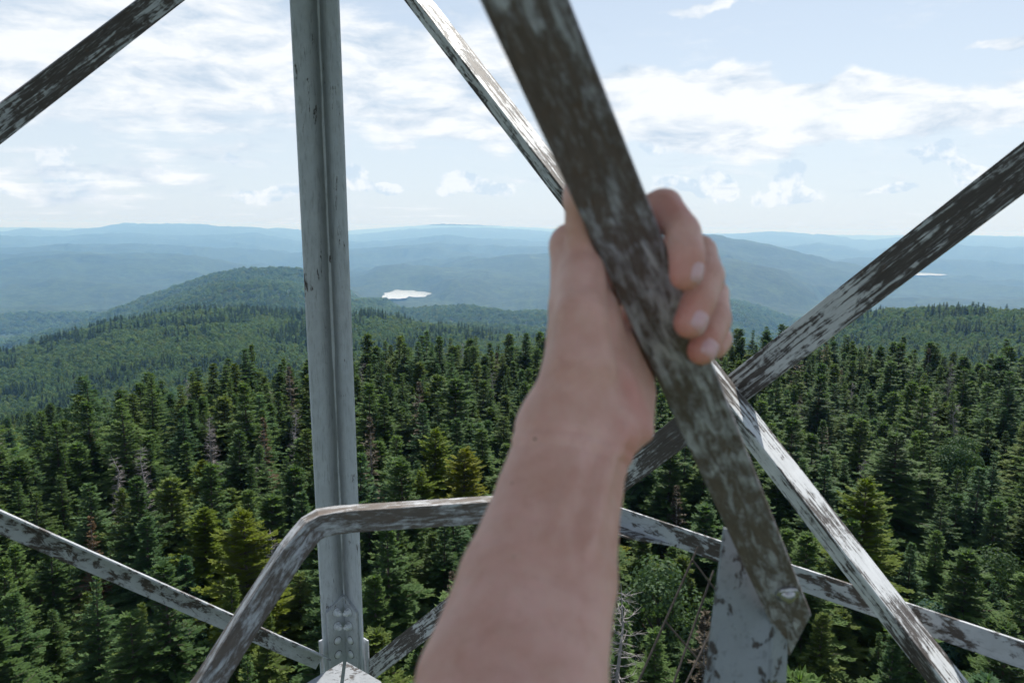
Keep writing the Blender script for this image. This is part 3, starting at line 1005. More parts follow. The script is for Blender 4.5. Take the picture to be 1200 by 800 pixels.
def brace(name, a, b, up, inward, wy, wz, t, mat, ext0=0.0, ext1=0.0, roll=0.0, segs=1):
    """angle bar whose corner runs a to b; one flange lies in the face (towards -up), the other points along inward"""
    ex = (b - a).normalized(); a = a - ex * ext0; b = b + ex * ext1
    ey = -(up - ex * up.dot(ex)).normalized()
    ez = ex.cross(ey)
    if ez.dot(inward) < 0: wz = -wz
    M = frame(a, ex, ey)
    if roll: M = M @ Matrix.Rotation(roll, 4, 'X')
    return sweep(name, Lprof(wy, wz, t, .003), (b - a).length, mat, M, tower, segs=segs)


UP = Vector((0, 0, 1))
# right face, descending brace (inner)
pa = on_plane(507, 0, J0 + nR * .012, nR); pb = on_plane(1136, 800, J0 + nR * .012, nR)
b1 = brace('brace', pa, pb, (UP + dR).normalized(), nR, .064, .072, .006, M_BR3, .42, .30)
b1['label'] = 'streaked white descending brace'
# right face, ascending brace (outer)
pa = on_plane(440, 766, J0 - nR * .012, nR); pb = on_plane(1200, 165, J0 - nR * .012, nR)
b2 = brace('brace', pa, pb, UP, -nR, .066, .05, .006, M_BR1, .09, .5)
b2['label'] = 'peeling dark and white ascending brace'
# left face, upper and lower
pa = on_plane(207, -34, J0 + nL * .010, nL); pb = on_plane(0, 122, J0 + nL * .010, nL)
b3 = brace('brace', pa, pb, UP, -nL, .064, .05, .006, M_BR2, .35, .6)
b3['label'] = 'dark peeling brace at the upper left'
pa = on_plane(378, 766, J0 + nL * .010, nL); pb = on_plane(0, 596, J0 + nL * .010, nL)
b4 = brace('brace', pa, pb, UP, nL, .052, .052, .006, M_GIRT, .0, .6, roll=R(0))
# girt on the outside of the right face
pa = on_plane(694, 584, J0 - nR * .030, nR); pb = on_plane(1200, 752, J0 - nR * .030, nR)
g1 = sweep('girt', [(0, 0), (.050, 0), (.050, .006), (0, .006)], (pb - pa).length + .5, M_GIRT, frame(pa, pb - pa, Vector((0, 0, -1))), tower)
g1['label'] = 'grey flaking flat girt at the lower right'
lip_end = on_plane(788, 645, J0 - nR * .030, nR); ex = (pb - pa).normalized()
ey = (Vector((0, 0, -1)) - ex * ex.z * -1).normalized()
Lq = (lip_end - pa).dot(ex)
bm = bmesh.new()
o0 = pa + ey * .046
q = [o0, o0 + ex * Lq, o0 + ex * (Lq - .10) + nR * .038, o0 + nR * .045]
for dz_ in (0, -.005):
    for p in q: bm.verts.new(p + Vector((0, 0, dz_)))
bm.verts.ensure_lookup_table(); vv = bm.verts
for f in ((0, 1, 2, 3), (7, 6, 5, 4), (0, 4, 5, 1), (1, 5, 6, 2), (2, 6, 7, 3), (3, 7, 4, 0)): bm.faces.new([vv[i] for i in f])
bmesh.ops.recalc_face_normals(bm, faces=bm.faces)
me = bpy.data.meshes.new('girt_lip'); bm.to_mesh(me); bm.free(); me.materials.append(M_GIRT)
lp = link(bpy.data.objects.new('girt_lip', me), g1); lp.matrix_parent_inverse = Matrix.Identity(4); lp.matrix_world = Matrix.Identity(4)

# splice plate round the inside of the leg, with bolts; gusset plates outside; joint plates at the bottom


def leg_pt(py):
    """point on the leg corner line showing at row py"""
    lo, hi = -4.0, 4.0
    for _ in range(50):
        m_ = (lo + hi) / 2; p = LB + LDIR * m_ - EYE
        y = 400 - F * p.dot(CU) / p.dot(_f)
        if y > py: lo = m_
        else: hi = m_
    return LB + LDIR * lo


sp0, sp1 = leg_pt(800), leg_pt(697)
Ms = Matrix(((LDIR.x, eL.x, eR.x, sp0.x), (LDIR.y, eL.y, eR.y, sp0.y), (LDIR.z, eL.z, eR.z, sp0.z), (0, 0, 0, 1)))
hS = (sp1 - sp0).length
bm = bmesh.new()
t0, t1 = .0092, .0200
wS = .088


def plate_side(flip):
    # outline in (x = along leg, s = across flange); top edge slopes up to the corner
    out_ = [(0, t0), (0, wS), (hS - .022, wS), (hS + .012, t1 + .004), (hS + .012, t0)]
    fr = []; bk = []
    for x, s in out_:
        a = (x, s, t0) if not flip else (x, t0, s)
        b = (x, max(s, t1), t1) if not flip else (x, t1, max(s, t1))
        bk.append(bm.verts.new(a)); fr.append(bm.verts.new(b))
    bm.faces.new(fr); bm.faces.new(list(reversed(bk)))
    for i in range(5):
        j = (i + 1) % 5
        bm.faces.new((bk[i], bk[j], fr[j], fr[i]))


plate_side(False); plate_side(True)
bmesh.ops.recalc_face_normals(bm, faces=bm.faces)
me = bpy.data.meshes.new('splice_plate'); bm.to_mesh(me); bm.free(); me.materials.append(M_PLATE)
Mso = frame(sp0, LDIR, eL)
me.transform(Mso.inverted() @ Ms)
spl = link(bpy.data.objects.new('splice_plate', me), tower); spl.matrix_world = Mso
bv = spl.modifiers.new('edge', 'BEVEL'); bv.width = .0012; bv.segments = 2; bv.limit_method = 'ANGLE'


def bolt_mesh(kind, r, h):
    bm = bmesh.new()
    if kind == 'hex':
        bmesh.ops.create_cone(bm, cap_ends=True, segments=18, radius1=r * 1.25, radius2=r * 1.25, depth=.003, matrix=Matrix.Translation((0, 0, .0015)))
        bmesh.ops.create_cone(bm, cap_ends=True, segments=6, radius1=r, radius2=r * .97, depth=h, matrix=Matrix.Translation((0, 0, .003 + h / 2)))
        bmesh.ops.create_cone(bm, cap_ends=True, segments=12, radius1=r * .55, radius2=r * .5, depth=h * .5, matrix=Matrix.Translation((0, 0, .003 + h * 1.25)))
    else:
        bmesh.ops.create_uvsphere(bm, u_segments=16, v_segments=10, radius=r, matrix=Matrix.Diagonal((1, 1, h / r, 1)))
        bmesh.ops.delete(bm, geom=[v for v in bm.verts if v.co.z < -r * .2], context='VERTS')
    me = bpy.data.meshes.new('bolt'); bm.to_mesh(me); bm.free(); me.materials.append(M_BOLT)
    for p in me.polygons: p.use_smooth = kind != 'hex'
    return me


M_GRIME = plain('grime', (.06, .055, .05), .9, 60, .3)
WSH = bpy.data.meshes.new('washer')
bm = bmesh.new(); bmesh.ops.create_cone(bm, cap_ends=True, segments=20, radius1=.0162, radius2=.0158, depth=.0012); bm.to_mesh(WSH); bm.free(); WSH.materials.append(M_GRIME)
BH, BR_ = bolt_mesh('hex', .0120, .015), bolt_mesh('round', .0140, .009)
for row, py in enumerate((707, 723, 740, 756)):
    pc = leg_pt(py)
    for fl in (0, 1):
        s = .052
        e1, e2 = (eL, eR) if fl == 0 else (eR, eL)
        nn = e2 - e1 * e2.dot(e1); nn.normalize()
        pos = pc + e1 * s + nn * (t1 - .0002) / max(.3, nn.dot(e2))
        zz = nn; xx = LDIR; yy = zz.cross(xx).normalized(); xx = yy.cross(zz)
        o = link(bpy.data.objects.new('bolt', BH if row < 2 else BR_), spl)
        mw_ = Matrix(((xx.x, yy.x, zz.x, pos.x), (xx.y, yy.y, zz.y, pos.y), (xx.z, yy.z, zz.z, pos.z), (0, 0, 0, 1)))
        o.matrix_world = mw_
        o.matrix_parent_inverse = Matrix.Identity(4)
        o.matrix_basis = Mso.inverted() @ mw_
        w_ = link(bpy.data.objects.new('washer', WSH), spl); w_.matrix_basis = o.matrix_basis.copy()


def poly_plate(name, pts, n, t, mat, parent):
    bm = bmesh.new()
    a = [bm.verts.new(p) for p in pts]; b = [bm.verts.new(p + n * t) for p in pts]
    bm.faces.new(a); bm.faces.new(list(reversed(b)))
    for i in range(len(pts)):
        j = (i + 1) % len(pts); bm.faces.new((a[i], b[i], b[j], a[j]))
    bmesh.ops.recalc_face_normals(bm, faces=bm.faces)
    me = bpy.data.meshes.new(name); bm.to_mesh(me); bm.free(); me.materials.append(mat)
    o = link(bpy.data.objects.new(name, me), parent)
    b_ = o.modifiers.new('edge', 'BEVEL'); b_.width = .001; b_.segments = 2; b_.limit_method = 'ANGLE'
    return o


# upright gusset plates that stick out just past the leg flanges
for e, n_, w0, w1 in ((eL, nL, .085, .108), (eR, nR, .085, .112)):
    a, b = leg_pt(830), leg_pt(737)
    off = -n_ * .008
    poly_plate('gusset_plate', [a + e * w0 + off, a + e * w1 + off, b + e * w1 + off, b + e * w0 + off], -n_, .006, M_PLATE, tower)
# the splayed joint plates under the splice
c0 = leg_pt(779)
for e in (eL, eR):
    o_ = dL + dR
    inner = (eL + eR).normalized()
    top = c0 + inner * .030 + Vector((0, 0, .0))
    ps = [top + e * .003, top + e * .105 - Vector((0, 0, .055)) , top + e * .125 + inner * .02 - Vector((0, 0, .16)), top + inner * .050 - Vector((0, 0, .16)) + e * .003]
    ps = [on_plane(a_, b_, P(403, 776, 2.63), (UP * 1.0 - _f * .25).normalized()) for a_, b_ in (((402, 776), (358, 802), (330, 850), (392, 850)) if e is eL else ((406, 776), (446, 799), (480, 850), (397, 850)))]
    nn = (ps[1] - ps[0]).cross(ps[3] - ps[0]).normalized()
    if nn.dot(EYE - top) < 0: nn = -nn
    poly_plate('joint_plate', ps, nn, .006, M_JOINT, tower)

# bent guard rail in front of the leg
key = [((102, 978), 1.16), ((168, 888), 1.20), ((234, 797), 1.24), ((284, 717), 1.28), ((333, 642), 1.31), ((347, 625), 1.322), ((359, 612), 1.332), ((374, 604), 1.34), ((392, 600.5), 1.347), ((415, 598), 1.35), ((470, 594.5), 1.355), ((570, 588), 1.36), ((655, 585), 1.365),
       ((678, 590), 1.365), ((692, 606), 1.36), ((700, 640), 1.35), ((712, 1000), 1.30)]
KP = [P(a, b, d) for (a, b), d in key]
# two flanges: front face hanging inside the bend, top flange pointing away from the viewer
bm = bmesh.new()
rings = []
uvl = bm.loops.layers.uv.new('along')
arc = [0.0]
for i in range(1, len(KP)): arc.append(arc[-1] + (KP[i] - KP[i - 1]).length)
pv_ = [0, .038, .043, .076, .110, .114, .152]
away = _f.copy()
for i, p in enumerate(KP):
    d = (KP[min(i + 1, len(KP) - 1)] - KP[max(i - 1, 0)]).normalized()
    back = (away + Vector((0, 0, .05)) - d * (away + Vector((0, 0, .05))).dot(d)).normalized()
    inn = d.cross(back)
    cen = P(560, 760, 1.3)
    if inn.dot(cen - p) < 0: inn = -inn
    out_n = -inn
    fl = .038; tk = .005
    side_ = min(1, max(0, (400 - key[i][0][0]) / 60))
    back_t = (back - inn * (.05 + .33 * side_)).normalized()
    pr = [p, p + inn * fl, p + inn * fl + back * tk, p + inn * tk + back * tk, p + inn * tk + back_t * fl, p + back_t * fl]
    rings.append([bm.verts.new(q_) for q_ in pr])
for i in range(len(rings) - 1):
    for k in range(6):
        q_ = (k + 1) % 6
        fc = bm.faces.new((rings[i][k], rings[i][q_], rings[i + 1][q_], rings[i + 1][k]))
        for lp_, uv_ in zip(fc.loops, ((arc[i], pv_[k]), (arc[i], pv_[k + 1]), (arc[i + 1], pv_[k + 1]), (arc[i + 1], pv_[k]))): lp_[uvl].uv = uv_
bm.faces.new(list(reversed(rings[0]))); bm.faces.new(rings[-1])
bmesh.ops.recalc_face_normals(bm, faces=bm.faces)
Mg = frame(KP[9], KP[9] - KP[8], Vector((0, 0, 1)))
me = bpy.data.meshes.new('guard_rail'); bm.to_mesh(me); bm.free(); me.materials.append(M_RAIL)
me.transform(Mg.inverted())
gr = link(bpy.data.objects.new('guard_rail', me), tower); gr.matrix_world = Mg
sb = gr.modifiers.new('edge', 'BEVEL'); sb.width = .0018; sb.segments = 2; sb.limit_method = 'ANGLE'; sb.angle_limit = R(50)
gr['label'] = 'bent angle steel guard rail crossing in front of the leg'

# near handrail: flat bar falling away to the lower right


def bar_d(py): return 1 / (2.762 - .001918 * py)


TL, TR = P(560, 0, bar_d(0)), P(667, 0, bar_d(0))
BL, BR2 = P(921, 768, bar_d(768)), P(952, 718, bar_d(718))
exb = (P(880, 680, bar_d(680)) + P(934, 680, bar_d(680)) - TL - TR).normalized()
Mh = frame((TL + TR) / 2 - exb * .25, exb, (TR - TL))
inv = Mh.inverted()
wl, wr = (inv @ TL).y, (inv @ TR).y
nh = (Mh.to_3x3() @ Vector((0, 0, 1)))
sgn = 1 if nh.dot(_f) > 0 else -1               # thickness goes away from the viewer
bl, br_ = inv @ BL, inv @ BR2
hw_ = .0185
bm = bmesh.new()
th = .0075 * sgn
ol = [(0, -hw_), (bl.x - .004, -hw_), (bl.x + .002, -hw_ + .004), (br_.x + .004, hw_), (0, hw_)]
a = [bm.verts.new((x, y, 0)) for x, y in ol]; b = [bm.verts.new((x, y, th)) for x, y in ol]
bm.faces.new(a); bm.faces.new(list(reversed(b)))
for i in range(5):
    j = (i + 1) % 5; bm.faces.new((a[i], b[i], b[j], a[j]))
bmesh.ops.recalc_face_normals(bm, faces=bm.faces)
me = bpy.data.meshes.new('handrail'); bm.to_mesh(me); bm.free(); me.materials.append(M_HAND)
hr = link(bpy.data.objects.new('handrail', me), tower); hr.matrix_world = Mh
hr['label'] = 'dark worn flat handrail bar held by the hand'
bv = hr.modifiers.new('edge', 'BEVEL'); bv.width = .0014; bv.segments = 3; bv.limit_method = 'ANGLE'
bo = bolt_mesh('round', .0072, .0060)
bm = bmesh.new(); bm.from_mesh(bo)
bmesh.ops.create_cone(bm, cap_ends=True, segments=20, radius1=.0095, radius2=.009, depth=.002, matrix=Matrix.Translation((0, 0, .001)))
bmesh.ops.create_cone(bm, cap_ends=True, segments=16, radius1=.005, radius2=.005, depth=.04, matrix=Matrix.Translation((0, 0, -.019)))
bo = bpy.data.meshes.new('bolt'); bm.to_mesh(bo); bm.free(); bo.materials.append(M_BOLT2)
for p in bo.polygons: p.use_smooth = True
o = link(bpy.data.objects.new('bolt', bo), hr)
lc = inv @ P(922, 694, bar_d(694)); o.location = (lc.x, lc.y, 0); o.rotation_euler = (math.pi if sgn > 0 else 0, 0, 0)
o.scale = (1.1, 1.1, 1.6)


# post behind the end of the handrail
dp = .735
p0, p1 = P(849, 618, dp), P(819, 860, dp * .985)
q0, q1 = P(912, 618, dp), P(899, 860, dp * .985)
post = poly_plate('post', [P(849, 618, dp), P(874, 634, dp), P(903, 716, dp), P(901, 800, dp), P(885, 1400, dp * .95), P(800, 1400, dp * .95), P(826, 800, dp)], _f, .006, M_POST, tower)
pm = frame(P(849, 618, dp), P(826, 800, dp) - P(849, 618, dp), CR)
post.data.transform(pm.inverted()); post.matrix_world = pm
pf = poly_plate('post_flange', [P(901, 718, dp), P(919, 740, dp * 1.03), P(917, 800, dp * 1.03), P(899, 800, dp)], CR, .004, M_POST, post)
pf.data.transform(pm.inverted())
post['label'] = 'grey blotched post the handrail is bolted to'
# unseen cab floor overhead, added and sized to shade the arm
ctr = J0 + (dR + dL) * 1.40 - LDIR * 0
cz_ = CAM_H + 1.72
M_FLOOR = plain('weathered_boards', (.36, .33, .30), .85, 14, .4, (.15, 1, 1))
nb_ = 20; half = 1.62; wb = half * 2 / nb_
cabf = bpy.data.meshes.new('shade_floor_board')
bm = bmesh.new(); bmesh.ops.create_cube(bm, size=1, matrix=Matrix.Diagonal((half * 2, wb - .006, .035, 1))); bm.to_mesh(cabf); bm.free(); cabf.materials.append(M_FLOOR)
rz_ = math.atan2(dR.y, dR.x)
for i in range(nb_):
    o = link(bpy.data.objects.new('shade_floor_board', cabf), tower)
    off = -half + (i + .5) * wb
    o.location = (ctr.x - math.sin(rz_) * off, ctr.y + math.cos(rz_) * off, cz_); o.rotation_euler = (0, 0, rz_)
for k in (-1.2, -.4, .4, 1.2):
    bm = bmesh.new(); bmesh.ops.create_cube(bm, size=1, matrix=Matrix.Diagonal((.07, half * 2, .12, 1)))
    me = bpy.data.meshes.new('shade_floor_beam'); bm.to_mesh(me); bm.free(); me.materials.append(M_GIRT)
    o = link(bpy.data.objects.new('shade_floor_beam', me), tower)
    o.location = (ctr.x + math.cos(rz_) * k, ctr.y + math.sin(rz_) * k, cz_ - .08); o.rotation_euler = (0, 0, rz_)
# lower treads and stringer hinted below the frame: wire guard beside the stair
wm = Tris()


def wire(a, b, da, db, r=.0024):
    tube(wm, [P(*a, da), P(*b, db)], [r, r], 6)


wire((742, 812), (818, 640), 1.62, 1.75); wire((785, 812), (836, 668), 1.62, 1.75); wire((700, 905), (742, 812), 1.55, 1.62); wire((798, 812), (846, 712), 1.62, 1.72)
wire((780, 728), (842, 800), 1.68, 1.68); wire((811, 655), (848, 703), 1.735, 1.735); wire((748, 800), (800, 880), 1.62, 1.62)
me = wm.mesh('wire_guard', [M_WIRE])
wg = link(bpy.data.objects.new('wire_guard', me), tower)

# ------------------------------------------------------------------ the arm
# implicit surface in camera axes: x right, y up, z towards the viewer; written as pixel, depth and radius in pixels
def cs(px, py, d, rp):
    return ((px - 600) / F * d, -(py - 400) / F * d, -d, rp * d / F)


def chain(pts): return [cs(*p) for p in pts]


arm_core = [
    # forearm: three strands across its width
    chain([(540, 1130, .245, 105), (566, 950, .300, 86), (580, 800, .350, 74), (612, 680, .385, 57), (646, 575, .416, 43), (664, 505, .432, 40)]),
    chain([(610, 1130, .245, 110), (612, 950, .300, 90), (636, 800, .350, 75), (663, 680, .385, 59), (683, 575, .416, 45), (696, 510, .432, 41)]),
    chain([(500, 1130, .250, 85), (530, 950, .305, 70), (556, 800, .355, 58), (594, 680, .388, 48), (628, 575, .418, 38), (650, 505, .434, 36)]),
]
palm = [
    chain([(650, 505, .434, 36), (668, 440, .446, 33), (672, 360, .462, 28), (670, 288, .484, 25)]),        # index ray
    chain([(668, 505, .436, 38), (690, 450, .455, 34), (704, 380, .480, 28), (712, 315, .500, 23)]),        # middle ray
    chain([(688, 505, .438, 38), (712, 455, .462, 33), (728, 405, .510, 26), (748, 352, .530, 22)]),        # ring ray
    chain([(700, 515, .434, 38), (746, 480, .456, 37), (752, 446, .515, 27), (770, 400, .550, 21)]),        # little finger ray, heel of the hand
    chain([(672, 500, .430, 38), (682, 430, .432, 38), (684, 370, .440, 32), (684, 325, .455, 25)]),        # ball of the thumb
]
thumb = chain([(683, 345, .450, 26), (685, 300, .466, 22), (683, 262, .462, 20), (679, 232, .456, 19), (678, 210, .452, 16)])
fingers = [
    chain([(670, 288, .484, 25), (730, 262, .482, 22), (778, 242, .474, 21), (800, 272, .452, 21), (805, 300, .442, 21), (803, 322, .440, 19)]),
    chain([(712, 315, .500, 23), (770, 300, .505, 21), (818, 296, .498, 21), (828, 325, .478, 21), (819, 352, .464, 20), (808, 378, .459, 19)]),
    chain([(748, 352, .515, 22), (800, 340, .525, 20), (833, 345, .518, 20), (838, 375, .498, 19), (829, 396, .486, 18), (822, 411, .482, 17)]),
    chain([(775, 400, .520, 21), (815, 380, .535, 17), (838, 384, .528, 15), (845, 398, .515, 13), (840, 408, .508, 12)]),
]


def seg_sdf(X, Y, Z, a, b):
    ax_, ay_, az_, ar = a; bx, by, bz, br = b
    dx, dy, dz_ = bx - ax_, by - ay_, bz - az_
    L2 = dx * dx + dy * dy + dz_ * dz_
    t_ = np.clip(((X - ax_) * dx + (Y - ay_) * dy + (Z - az_) * dz_) / L2, 0, 1)
    return np.sqrt((X - ax_ - t_ * dx) ** 2 + (Y - ay_ - t_ * dy) ** 2 + (Z - az_ - t_ * dz_) ** 2) - (ar + t_ * (br - ar))


def smin(a, b, k):
    h = np.clip(.5 + .5 * (b - a) / k, 0, 1)
    return b + (a - b) * h - k * h * (1 - h)


def chain_sdf(X, Y, Z, ch, k=.002):
    d = None
    for a, b in zip(ch[:-1], ch[1:]):
        s = seg_sdf(X, Y, Z, a, b)
        d = s if d is None else smin(d, s, k)
    return d


def pad(px, py, d, rp, X, Y, Z):
    c = cs(px, py, d, rp)
    return np.sqrt((X - c[0]) ** 2 + (Y - c[1]) ** 2 + (Z - c[2]) ** 2) - c[3]


Mcam = cam.matrix_world.copy()
inv_bar = (Mh.inverted() @ Mcam)


def arm_sdf(X, Y, Z):
    d = None
    for ch in arm_core:
        s = chain_sdf(X, Y, Z, ch, .004)
        d = s if d is None else smin(d, s, .020)
    p = None
    for i, ch in enumerate(palm):
        s = chain_sdf(X, Y, Z, ch, .004)
        p = s if p is None else smin(p, s, .012 if i < 4 else .009)
    d = smin(d, p, .014)
    m = inv_bar
    lx = m[0][0] * X + m[0][1] * Y + m[0][2] * Z + m[0][3]
    ly = m[1][0] * X + m[1][1] * Y + m[1][2] * Z + m[1][3]
    lz = (m[2][0] * X + m[2][1] * Y + m[2][2] * Z + m[2][3]) * (1 if th > 0 else -1)
    # the palm lies behind the bar: nothing of it reaches round to the viewer's side
    front = np.maximum(-(ly + hw_ + .001), lz * -1 + abs(th)) * -1
    front = np.minimum(ly + hw_ + .0015, abs(th) - lz)
    gate = np.where(lx > 0, 1, 1)
    h_ = np.clip(.5 - .5 * (d - front) / .005, 0, 1)
    d = d + (front - d) * h_ + .005 * h_ * (1 - h_)
    d = smin(d, chain_sdf(X, Y, Z, thumb, .003), .006)
    # tendons and wrist relief
    d = smin(d, chain_sdf(X, Y, Z, chain([(640, 640, .372, 8), (672, 560, .3955, 7), (690, 505, .4105, 7)])), .008)
    d = smin(d, chain_sdf(X, Y, Z, chain([(690, 640, .373, 8), (706, 560, .3985, 8), (728, 510, .4140, 8)])), .008)
    # creases across the wrist
    for (ppx, ppy, dd_) in ((694, 512, .430), (690, 528, .427)):
        c0_ = cs(ppx, ppy, dd_, 1)
        s_ = (X - c0_[0]) * .28 + (Y - c0_[1]) * .95 + (Z - c0_[2]) * -.12 + (X - c0_[0]) ** 2 * 5
        d = d + .0009 * np.exp(-(s_ / .0016) ** 2)
    f = None
    for i, ch in enumerate(fingers):
        s = chain_sdf(X, Y, Z, ch, .0025)
        for jn_ in ((2, 3, 4) if i < 3 else (2, 3)):
            jp, ja, jb = ch[jn_], ch[jn_ - 1], ch[min(jn_ + 1, len(ch) - 1)]
            av = np.array(jb[:3]) - np.array(ja[:3]); av /= np.linalg.norm(av)
            for of_ in (-.0022, 0, .0024):
                s_ = (X - jp[0]) * av[0] + (Y - jp[1]) * av[1] + (Z - jp[2]) * av[2] - of_
                rr_ = np.sqrt((X - jp[0]) ** 2 + (Y - jp[1]) ** 2 + (Z - jp[2]) ** 2)
                s = s + .0005 * np.exp(-(s_ / .0009) ** 2) * np.clip(1 - (rr_ - jp[3]) / (jp[3] * .5), 0, 1)
        f = s if f is None else smin(f, s, .0012)
    d = smin(d, f, .0045)
    # flesh presses flat against the handrail
    m = inv_bar
    lx = m[0][0] * X + m[0][1] * Y + m[0][2] * Z + m[0][3]
    ly = m[1][0] * X + m[1][1] * Y + m[1][2] * Z + m[1][3]
    lz = m[2][0] * X + m[2][1] * Y + m[2][2] * Z + m[2][3]
    q1_ = np.abs(ly) - (hw_ + .0006); q2_ = np.abs(lz - th / 2) - (abs(th) / 2 + .0006)
    box = np.maximum(q1_, q2_)
    return np.maximum(d, -box)


allp = [p for grp in (arm_core, palm, [thumb], fingers) for ch in grp for p in ch]
lo = np.min([[p[0] - p[3], p[1] - p[3], p[2] - p[3]] for p in allp], 0) - .008
hi = np.max([[p[0] + p[3], p[1] + p[3], p[2] + p[3]] for p in allp], 0) + .008
VX = .0013
nx, ny, nz = [int(math.ceil((hi[i] - lo[i]) / VX)) + 1 for i in range(3)]
gx = (lo[0] + np.arange(nx) * VX).astype(np.float32); gy = (lo[1] + np.arange(ny) * VX).astype(np.float32); gz_ = (lo[2] + np.arange(nz) * VX).astype(np.float32)
# coarse pass finds the blocks that can hold surface
Fd = np.full((nx, ny, nz), 1.0, np.float32)
BK = 16
for i0 in range(0, nx, BK):
    for j0 in range(0, ny, BK):
        for k0 in range(0, nz, BK):
            i1, j1, k1 = min(i0 + BK, nx), min(j0 + BK, ny), min(k0 + BK, nz)
            c = (gx[i0:i1].mean(), gy[j0:j1].mean(), gz_[k0:k1].mean())
            dc = float(arm_sdf(np.array([c[0]]), np.array([c[1]]), np.array([c[2]]))[0])
            rad_ = VX * BK * .5 * 1.75 + .012
            if dc > rad_: continue
            if dc < -rad_: Fd[i0:i1, j0:j1, k0:k1] = -1; continue
            X, Y, Z = np.meshgrid(gx[i0:i1], gy[j0:j1], gz_[k0:k1], indexing='ij')
            Fd[i0:i1, j0:j1, k0:k1] = arm_sdf(X, Y, Z)
Fd[0] = Fd[-1] = 1; Fd[:, 0] = Fd[:, -1] = 1; Fd[:, :, 0] = Fd[:, :, -1] = 1


def surface_nets(Fv):
    s = Fv < 0
    n = [d - 1 for d in Fv.shape]
    cnt = np.zeros(n, np.int8)
    corners = [(a, b, c) for a in (0, 1) for b in (0, 1) for c in (0, 1)]
    for a, b, c in corners: cnt += s[a:a + n[0], b:b + n[1], c:c + n[2]]
    act = (cnt > 0) & (cnt < 8)
    I = np.argwhere(act)
    ids = np.full(n, -1, np.int32); ids[act] = np.arange(len(I))
    acc = np.zeros((len(I), 3)); num = np.zeros(len(I))
    i, j, k = I.T
    for a in corners:
        for ax_ in range(3):
            if a[ax_] == 1: continue
            b = list(a); b[ax_] = 1
            fa = Fv[i + a[0], j + a[1], k + a[2]]; fb = Fv[i + b[0], j + b[1], k + b[2]]
            m = (fa < 0) != (fb < 0)
            t_ = np.where(m, fa / np.where(m, fa - fb, 1), 0)
            pt = np.array(a, float)[None, :].repeat(len(I), 0); pt[:, ax_] += t_
            acc[m] += pt[m]; num[m] += 1
    V = I + acc / num[:, None]
    quads = []
    for ax_ in range(3):
        o1, o2 = [(1, 2), (2, 0), (0, 1)][ax_]
        sl0 = [slice(1, -1)] * 3; sl1 = [slice(1, -1)] * 3
        sl0[ax_] = slice(0, -1); sl1[ax_] = slice(1, None)
        A, B = s[tuple(sl0)], s[tuple(sl1)]
        E = np.argwhere(A != B)
        off = np.array([1, 1, 1]); off[ax_] = 0
        E2 = E + off
        fl_ = A[tuple(E.T)]
        e1 = np.zeros(3, int); e1[o1] = 1; e2 = np.zeros(3, int); e2[o2] = 1
        c = [E2, E2 - e1, E2 - e1 - e2, E2 - e2]
        q_ = np.stack([ids[tuple(cc.T)] for cc in c], 1)
        q_[~fl_] = q_[~fl_][:, ::-1]
        quads.append(q_)
    return V, np.concatenate(quads)


V, Q = surface_nets(Fd)
V = V * VX + lo
# light smoothing of stair steps
nb = np.zeros(V.shape); ct = np.zeros(len(V))
edges = np.concatenate([Q[:, [0, 1]], Q[:, [1, 2]], Q[:, [2, 3]], Q[:, [3, 0]]])
for _ in range(4):
    nb[:] = 0; ct[:] = 0
    np.add.at(nb, edges[:, 0], V[edges[:, 1]]); np.add.at(ct, edges[:, 0], 1)
    V = V * .45 + (nb / np.maximum(ct, 1)[:, None]) * .55

person = empty('person', EYE + Vector((-.1, .1, -1.2)), 'person seen as one bare pale arm reaching up to grip the dark handrail', 'person')


def skin_material():
    m, t, out = new_mat('skin')
    co = t.n('ShaderNodeTexCoord').outputs['Object']
    n1 = t.noise(co, 24.0, 4, 0.55, 0.2)
    n2 = t.noise(co, 140.0, 4, 0.6)
    base = t.mix(t.step(n1, .35, .68), (0.70, 0.375, 0.290), (0.85, 0.50, 0.42))
    base = t.mix(t.m('MULTIPLY', t.step(n2, .40, .65), .25), base, (0.82, 0.55, 0.43))
    base = t.mix(t.m('MULTIPLY', t.step(t.noise(co, 55.0, 5, 0.7, .6), .50, .70), .35), base, (0.58, 0.27, 0.20))
    def near(px, py, d, r0, r1):
        c = cs(px, py, d, 1)
        return t.step(t.vm('DISTANCE', co, (c[0], c[1], c[2])), r1, r0)
    # redder finger tips, knuckles and heel of the hand
    red = None
    for a in ((803, 322, .440, .004, .024), (808, 378, .459, .004, .024), (822, 411, .482, .004, .022), (762, 480, .44, .008, .034), (800, 250, .46, .004, .026), (735, 520, .42, .004, .022)):
        v = near(*a); red = v if red is None else t.m('MAXIMUM', red, v)
    base = t.mix(t.m('MULTIPLY', red, .75), base, (0.68, 0.27, 0.21))
    for (px, py, d) in ((627, 514, .395), (600, 566, .375), (602, 640, .350)):
        # moles are seen where the view ray meets the skin; a short column of brown marks the spot
        pass
    bs = t.n('ShaderNodeBsdfPrincipled'); t.l(base, bs.inputs['Base Color'])
    bs.inputs['Roughness'].default_value = .48; bs.inputs['Specular IOR Level'].default_value = .4
    bs.inputs['Subsurface Weight'].default_value = .2; bs.inputs['Subsurface Scale'].default_value = .004
    bs.inputs['Subsurface Radius'].default_value = (1.0, .35, .2)
    vo = t.n('ShaderNodeTexVoronoi'); t.l(co, vo.inputs['Vector']); vo.inputs['Scale'].default_value = 900
    h = t.m('ADD', t.m('MULTIPLY', vo.outputs['Distance'], .35), t.m('MULTIPLY', t.noise(co, 70, 5, .65), 1.0))
    bp = t.n('ShaderNodeBump'); bp.inputs['Strength'].default_value = .55; bp.inputs['Distance'].default_value = .0016
    t.l(h, bp.inputs['Height']); t.l(bp.outputs[0], bs.inputs['Normal']); t.l(bs.outputs[0], out.inputs[0])
    return m


